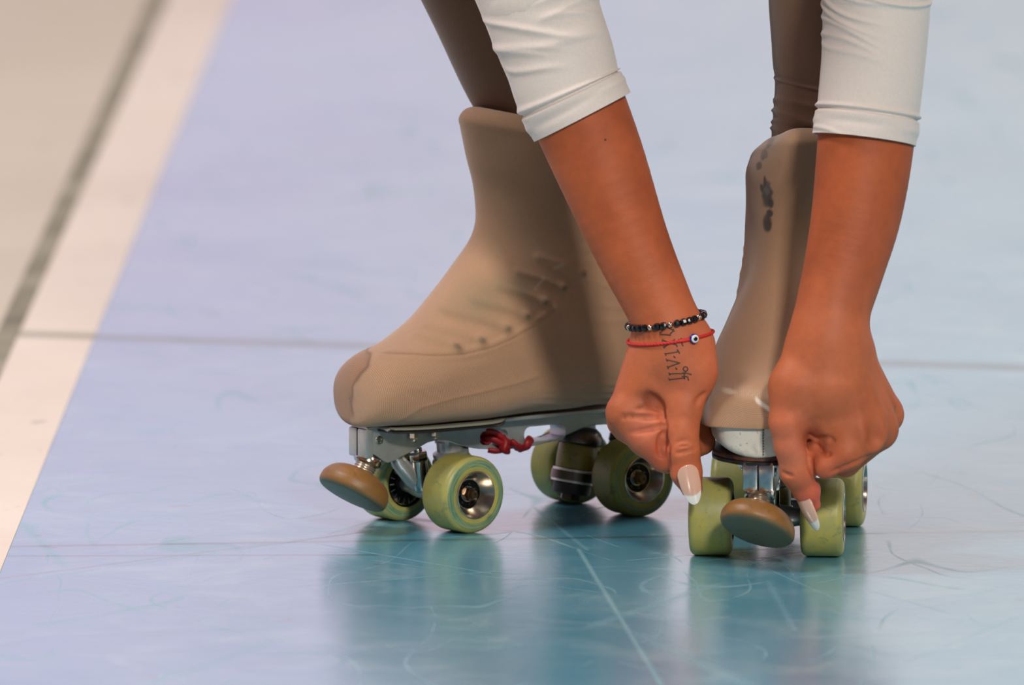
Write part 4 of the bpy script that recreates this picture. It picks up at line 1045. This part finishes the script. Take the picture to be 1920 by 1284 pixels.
# sleeve by the bracelets
tops_v, tops_f = [], []; off = 0
def sleeve(ctrl, folds, band_s, seed):
    global off
    R, s, t, K = tube_cloth(ctrl, 0); S_, T_ = np.meshgrid(s, t, indexing='ij'); L = s[-1]; d = np.zeros_like(S_)
    e = L - S_                                                    # distance from the hem
    d += .0014 * np.exp(-((e - .0) / .002) ** 2) * 0
    d += .0011 * sstep(band_s + .0008, band_s - .0008, e)          # hem band is a double layer
    d += .0016 * np.exp(-((e - band_s - .0030) / .0016) ** 2) - .0014 * np.exp(-((e - band_s - .0002) / .0010) ** 2)
    d += .0009 * np.exp(-((e - band_s * .55) / .003) ** 2) * np.sin(T_ * 2 + 1)
    for (s0, t0, slope, lt, amp, wd) in folds:
        dt = (T_ - t0 + PI) % (2 * PI) - PI
        d += amp * np.exp(-((S_ - s0 - slope * dt - .003 * np.sin(dt * 2.3 + s0 * 90)) / wd) ** 2) * np.exp(-(dt / lt) ** 4)
    d = np.where(d > 0, d * 1.25, d * 1.2); V2, Fc = cloth_from(R, d, 'x', None, None, None, 0); 
    # turned-under hem edge
    m_, n_ = R.shape[:2]; last = V2[-n_:]; ctr = last.mean(0); r1 = ctr + (last - ctr) * .965 + 0; up_ = (R[-6].mean(0) - R[-1].mean(0)); up_ /= np.linalg.norm(up_)
    r2 = ctr + (last - ctr) * .955 + up_ * .004; r3 = ctr + (last - ctr) * .95 + up_ * .03
    base = len(V2); V2 = np.concatenate([V2, r1, r2, r3]); k = np.arange(n_); k2 = (k + 1) % n_
    ex = []
    for i0, i1 in ((base - n_, base), (base, base + n_), (base + n_, base + 2 * n_)): ex.append(np.stack([i0 + k, i0 + k2, i1 + k2, i1 + k], -1))
    Fc = np.concatenate([Fc] + ex)
    tops_v.append(V2); tops_f.append(Fc + off); off += len(V2)
# angles: t = -pi/2 faces the camera, t = pi is picture left, 0 right (Xv direction checked below)
random.seed(4)
fl = []
for k in range(9): fl.append((.006 + .0085 * k + random.uniform(-.001, .001), random.choice((-2.6, -2.2, -.9, -1.6)), random.uniform(-.010, .010) - .004, random.uniform(.5, 1.1), .0013 - .00006 * k, .0024 + .0001 * k))
fl += [(.045, -1.1, -.016, 1.0, .0013, .003), (.058, -.6, -.012, .8, .0010, .003), (.062, -2.2, -.008, .8, .0008, .004)]
sleeve([A3(985, -70, -.122) + [.0415, .041], A3(1003, -20, -.124) + [.0418, .041], A3(1023, 40, -.126) + [.0412, .0405], A3(1048, 100, -.128) + [.0405, .040], A3(1068, 155, -.130) + [.0398, .039], A3(1087, 222, -.132) + [.0385, .0375]][:6] if False else
       [A3(980, -70, -.122) + [.0425, .041], A3(1005, -10, -.124) + [.0422, .041], A3(1028, 55, -.126) + [.0412, .0405], A3(1050, 115, -.128) + [.0400, .040], A3(1065, 166, -.130) + [.0390, .039], A3(1092, 219, -.132) + [.0380, .0375]], fl, .0185, 1)
random.seed(9); fr = []
for k in range(6): fr.append((.024 + .0095 * k, -.64 + random.uniform(-.3, .3), -.010 + random.uniform(-.003, .003), .9 + random.uniform(0, .3), .0017 - .0002 * k, .0022))
fr += [(.030, -1.6, -.002, 1.6, .0020, .002), (.020, -1.9, -.004, 1.4, .0012, .003), (.137, -.8, -.010, .9, .0012, .0020), (.131, -.5, -.008, .5, .0010, .0018)]
sleeve([A3(1650, -80, -.145) + [.0395, .039], A3(1645, -20, -.147) + [.0392, .039], A3(1642, 50, -.150) + [.0385, .0385], A3(1637, 120, -.155) + [.0376, .0375], A3(1630, 190, -.160) + [.0372, .037], A3(1621, 262, -.165) + [.0360, .0365]], fr, .0178, 2)
# unseen torso of the top, thicker than the body
def grown(fn_sel, grow):
    S = SDF(SB.lo, SB.lo + (SB.n - 1) * SB.vox, SB.vox); sel = fn_sel; 
    for a, b, ra, rb, k, sq in sel: S.add(a, b, ra + grow, rb + grow, k, sq)
    return S.mesh()
sl, sr = (-.045, -.01, .68), (.305, -.01, .68)
Vt, Ft = grown([((.13, .50, .74), (.13, .20, .80), .13, .115, .05, ((0, 0, 1), .75)), ((.13, .20, .80), (.13, .02, .74), .115, .13, .05, ((0, 0, 1), .65)),
                ((.02, .02, .73), sl, .062, .052, .03, None), ((.24, .02, .73), sr, .062, .052, .03, None), (sl, at(1001, -15, -.125), .048, .036, .03, None), (sr, at(1644, -20, -.148), .048, .035, .03, None)], .005)
tops_v.append(Vt); tops_f.append(Ft + off); off += len(Vt)
tv = np.concatenate(tops_v); top = fast_mesh('long_sleeved_top', tv, np.concatenate(tops_f), M['top'], person)
vcol(top, np.tile(np.array(srgb(212, 203, 197)), (len(tv), 1))); fattr(top, 'Knit', np.ones(len(tv))); set_uv(top, tv[:, [0, 2]] * 3)
tag(top, 'white stretch top, sleeves pushed up with wide hems')
# tights
tg_v, tg_f = [], []; off = 0; tg_c = []
def shin(ctrl, rings):
    global off
    R, s, t, K = tube_cloth(ctrl, 0, 160, 200); S_, T_ = np.meshgrid(s, t, indexing='ij'); L = s[-1]; d = np.zeros_like(S_)
    for (e0, sl_, amp, wd) in rings: d += amp * np.exp(-((L - S_ - e0 - sl_ * np.sin(T_)) / wd) ** 2)
    V2, Fc = cloth_from(R, d, 'x', None, None, None, 0); tg_v.append(V2); tg_f.append(Fc + off); off += len(V2)
# lower leg ends inside each cuff
def lw(root, x, y, z): return list(root.matrix_basis @ Vector((x, y, z)))
shin([[-.058, .056, .52, .058, .058], [-.040, .066, .455, .054, .055], A3(932, 0, .080)[:3] + [.0505, .052], A3(968, 90, .087) + [.0485, .050], A3(1003, 180, .092) + [.0455, .047], lw(L_ROOT, -.026, 0, .255) + [.032, .036]],
     [(.038, .004, .0006, .002), (.047, .006, .0005, .002)])
shin([[.238, -.016, .47, .054, .054], [.238, -.014, .42, .050, .050], A3(1567, 0, -.012) + [.0492, .050], A3(1566, 90, -.011) + [.0465, .047], A3(1562, 175, -.010) + [.0435, .045], lw(R_ROOT, -.026, .018, .255) + [.030, .034]],
     [(.037, .002, .0018, .0014), (.042, -.003, .0015, .0013), (.050, .003, .0020, .0014), (.058, -.002, .0012, .0018), (.078, .002, .0009, .0018)])
Vt, Ft = grown([((.13, .52, .72), (.13, .36, .76), .125, .11, .05, ((0, 0, 1), .75)), ((.05, .48, .70), (-.058, .055, .53), .092, .054, .04, None), ((.21, .48, .70), (.240, -.02, .50), .092, .060, .04, None),
                ((.240, -.02, .50), (.238, -.015, .45), .056, .046, .02, None)], .006)
tg_v.append(Vt); tg_f.append(Ft + off)
gv = np.concatenate(tg_v); ti = fast_mesh('tights', gv, np.concatenate(tg_f), M['tights'], person)
vcol(ti, np.tile(np.array(srgb(94, 66, 48)), (len(gv), 1))); fattr(ti, 'Knit', np.ones(len(gv))); set_uv(ti, gv[:, [0, 2]] * 3)
tag(ti, 'brown stretch tights gathered above the boots')
# hair pulled into a bun, above the frame
S = SDF((.0, -.34, .50), (.26, -.02, .86), .006)
S.add((.13, -.150, .672), (.13, -.195, .625), .090, .070, .02); S.add((.13, -.17, .765), (.13, -.165, .775), .032, .032, .01)
S.cut((.13, -.30, .52), (.13, -.26, .60), .075, .075, .02)
Vh, Fh = S.mesh(); fast_mesh('hair', Vh, Fh, M['hair'], person)

# ------------------------------------------------------------------ bracelets
def wrist_ring(pl, pr, Yc, n, off, depth=.024, sag=.0):
    """closed ring around the wrist through picture points pl (left end) and pr (right end), laid on the skin"""
    a, b = at(*pl, Yc), at(*pr, Yc); c = (a + b) / 2; ex = (b - a) / 2; ey = Vector((0, -1, 0)) * depth; nrm = ex.cross(ey).normalized(); pts = []
    for k in range(n):
        t = 2 * PI * k / n; d = (ex * math.cos(t) + ey * math.sin(t)); d.normalize(); far = c + d * .06
        h = bvh.ray_cast(far, -d)
        p = (h[0] + d * off) if h[0] is not None else c + d * .026
        pts.append(p)
    # smooth
    for _ in range(3): pts = [(pts[i - 1] + pts[i] * 2 + pts[(i + 1) % n]) / 4 for i in range(n)]
    return pts, c
pts, c_ = wrist_ring((1190, 611), (1318, 589), -.157, 180, .0021)
per = [0]
for i in range(180): per.append(per[-1] + (pts[(i + 1) % 180] - pts[i]).length)
def along(s_):
    s_ = s_ % per[-1]
    for i in range(180):
        if per[i + 1] >= s_:
            f = (s_ - per[i]) / (per[i + 1] - per[i]); p = pts[i].lerp(pts[(i + 1) % 180], f); return p, (pts[(i + 1) % 180] - pts[i]).normalized()
    return pts[0], (pts[1] - pts[0]).normalized()
BBR = empty('beaded_bracelet', c_); tag(BBR, 'bracelet of small black and silver beads, higher of the two on the wrist', 'bracelet')
BBR_inv = Matrix.Translation(-c_)
m = MB(); m.tube([BBR_inv @ p for p in pts], .0005, n=8, closed=True); m.build('thread', pmat('brown_thread', srgb(80, 45, 35), .6), BBR)
NB = int(per[-1] / .0046)
def bead_mesh(kind):
    m = MB()
    if kind == 'b': m.lathe([(-.0025, .0008), (-.0022, .0020), (-.0010, .0027), (.0010, .0027), (.0022, .0020), (.0025, .0008)], (0, 0, 0), (0, 0, 1), n=8)
    elif kind == 's': m.lathe([(-.0018, .0009), (-.0014, .0020), (0, .0024), (.0014, .0020), (.0018, .0009)], (0, 0, 0), (0, 0, 1), n=16)
    o = m.build('bead', M['black_bead'] if kind == 'b' else M['silver_bead'], BBR, auto=25 if kind == 'b' else 60)
    tag(o, 'black faceted bead' if kind == 'b' else 'silver bead'); return o
first = {}
# picture right is t=0, camera side t=pi/2, picture left t=pi: along() runs right -> front -> left
silver = {0, 3, 8, 12, 13, 17, 21, 26, 31}
NB = int(per[-1] / .0050)
for k in range(NB):
    kd = 's' if k in (0, 3, 8, 11, 16, 20, 27) else 'b'
    p, tdir = along(per[-1] * k / NB + .0004)
    if kd in first: o = first[kd].copy(); C.objects.link(o); o.parent = BBR
    else: o = bead_mesh(kd); first[kd] = o
    o.location = BBR_inv @ p; o.rotation_mode = 'QUATERNION'; o.rotation_quaternion = tdir.to_track_quat('Z', 'Y')
pts2, c2 = wrist_ring((1188, 643), (1331, 622), -.159, 180, .0011)
RBR = empty('string_bracelet', c2); tag(RBR, 'thin red cord bracelet with a blue eye bead below the black beads', 'bracelet')
I2 = Matrix.Translation(-c2)
m = MB()
pp = [I2 @ p for p in pts2]
for ph in (0, PI):
    tw = []
    for i, p in enumerate(pp):
        t = (pp[(i + 1) % 180] - pp[i - 1]).normalized(); u = t.orthogonal().normalized(); v = t.cross(u)
        a = i * 2 * PI / 180 * 40 + ph; tw.append(p + (u * math.cos(a) + v * math.sin(a)) * .00038)
    m.tube(tw, .00085, n=8, closed=True)
m.build('cord', M['red'], RBR)
kn = MB()
i0 = min(range(180), key=lambda i: (pts2[i] - at(1283, 631, -.182)).length)
kn.tube([pp[i0 + j] for j in range(-5, 6)], [.0006, .0011, .0013, .0014, .0012, .0014, .0013, .0014, .0013, .0011, .0006], n=10); kn.build('knot', M['red'], RBR)
ib = min(range(180), key=lambda i: (pts2[i] - at(1300, 626, -.182)).length)
pb = pts2[ib]; nb_ = (pb - c2).normalized(); nb_ = (nb_ + Vector((.25, -.9, 0))).normalized(); ob = pb + nb_ * .0012
m = MB()
m.mi = 0; m.lathe([(-.0026, .0010), (-.0022, .0026), (-.0006, .0036), (.0008, .0035), (.0016, .0029), (.0020, .0024)], ob, nb_, n=28)
m.mi = 1; m.lathe([(.0017, .0030), (.0022, .0026), (.0025, .0018)], ob, nb_, n=28)
m.mi = 2; m.lathe([(.0022, .0020), (.0027, .0014), (.0029, .0006)], ob, nb_, n=28)
eb = m.build('eye_bead', [M['eye_blue'], M['eye_white'], M['eye_black']], RBR); tag(eb, 'blue, white and black eye bead')
eb.data.transform(I2)
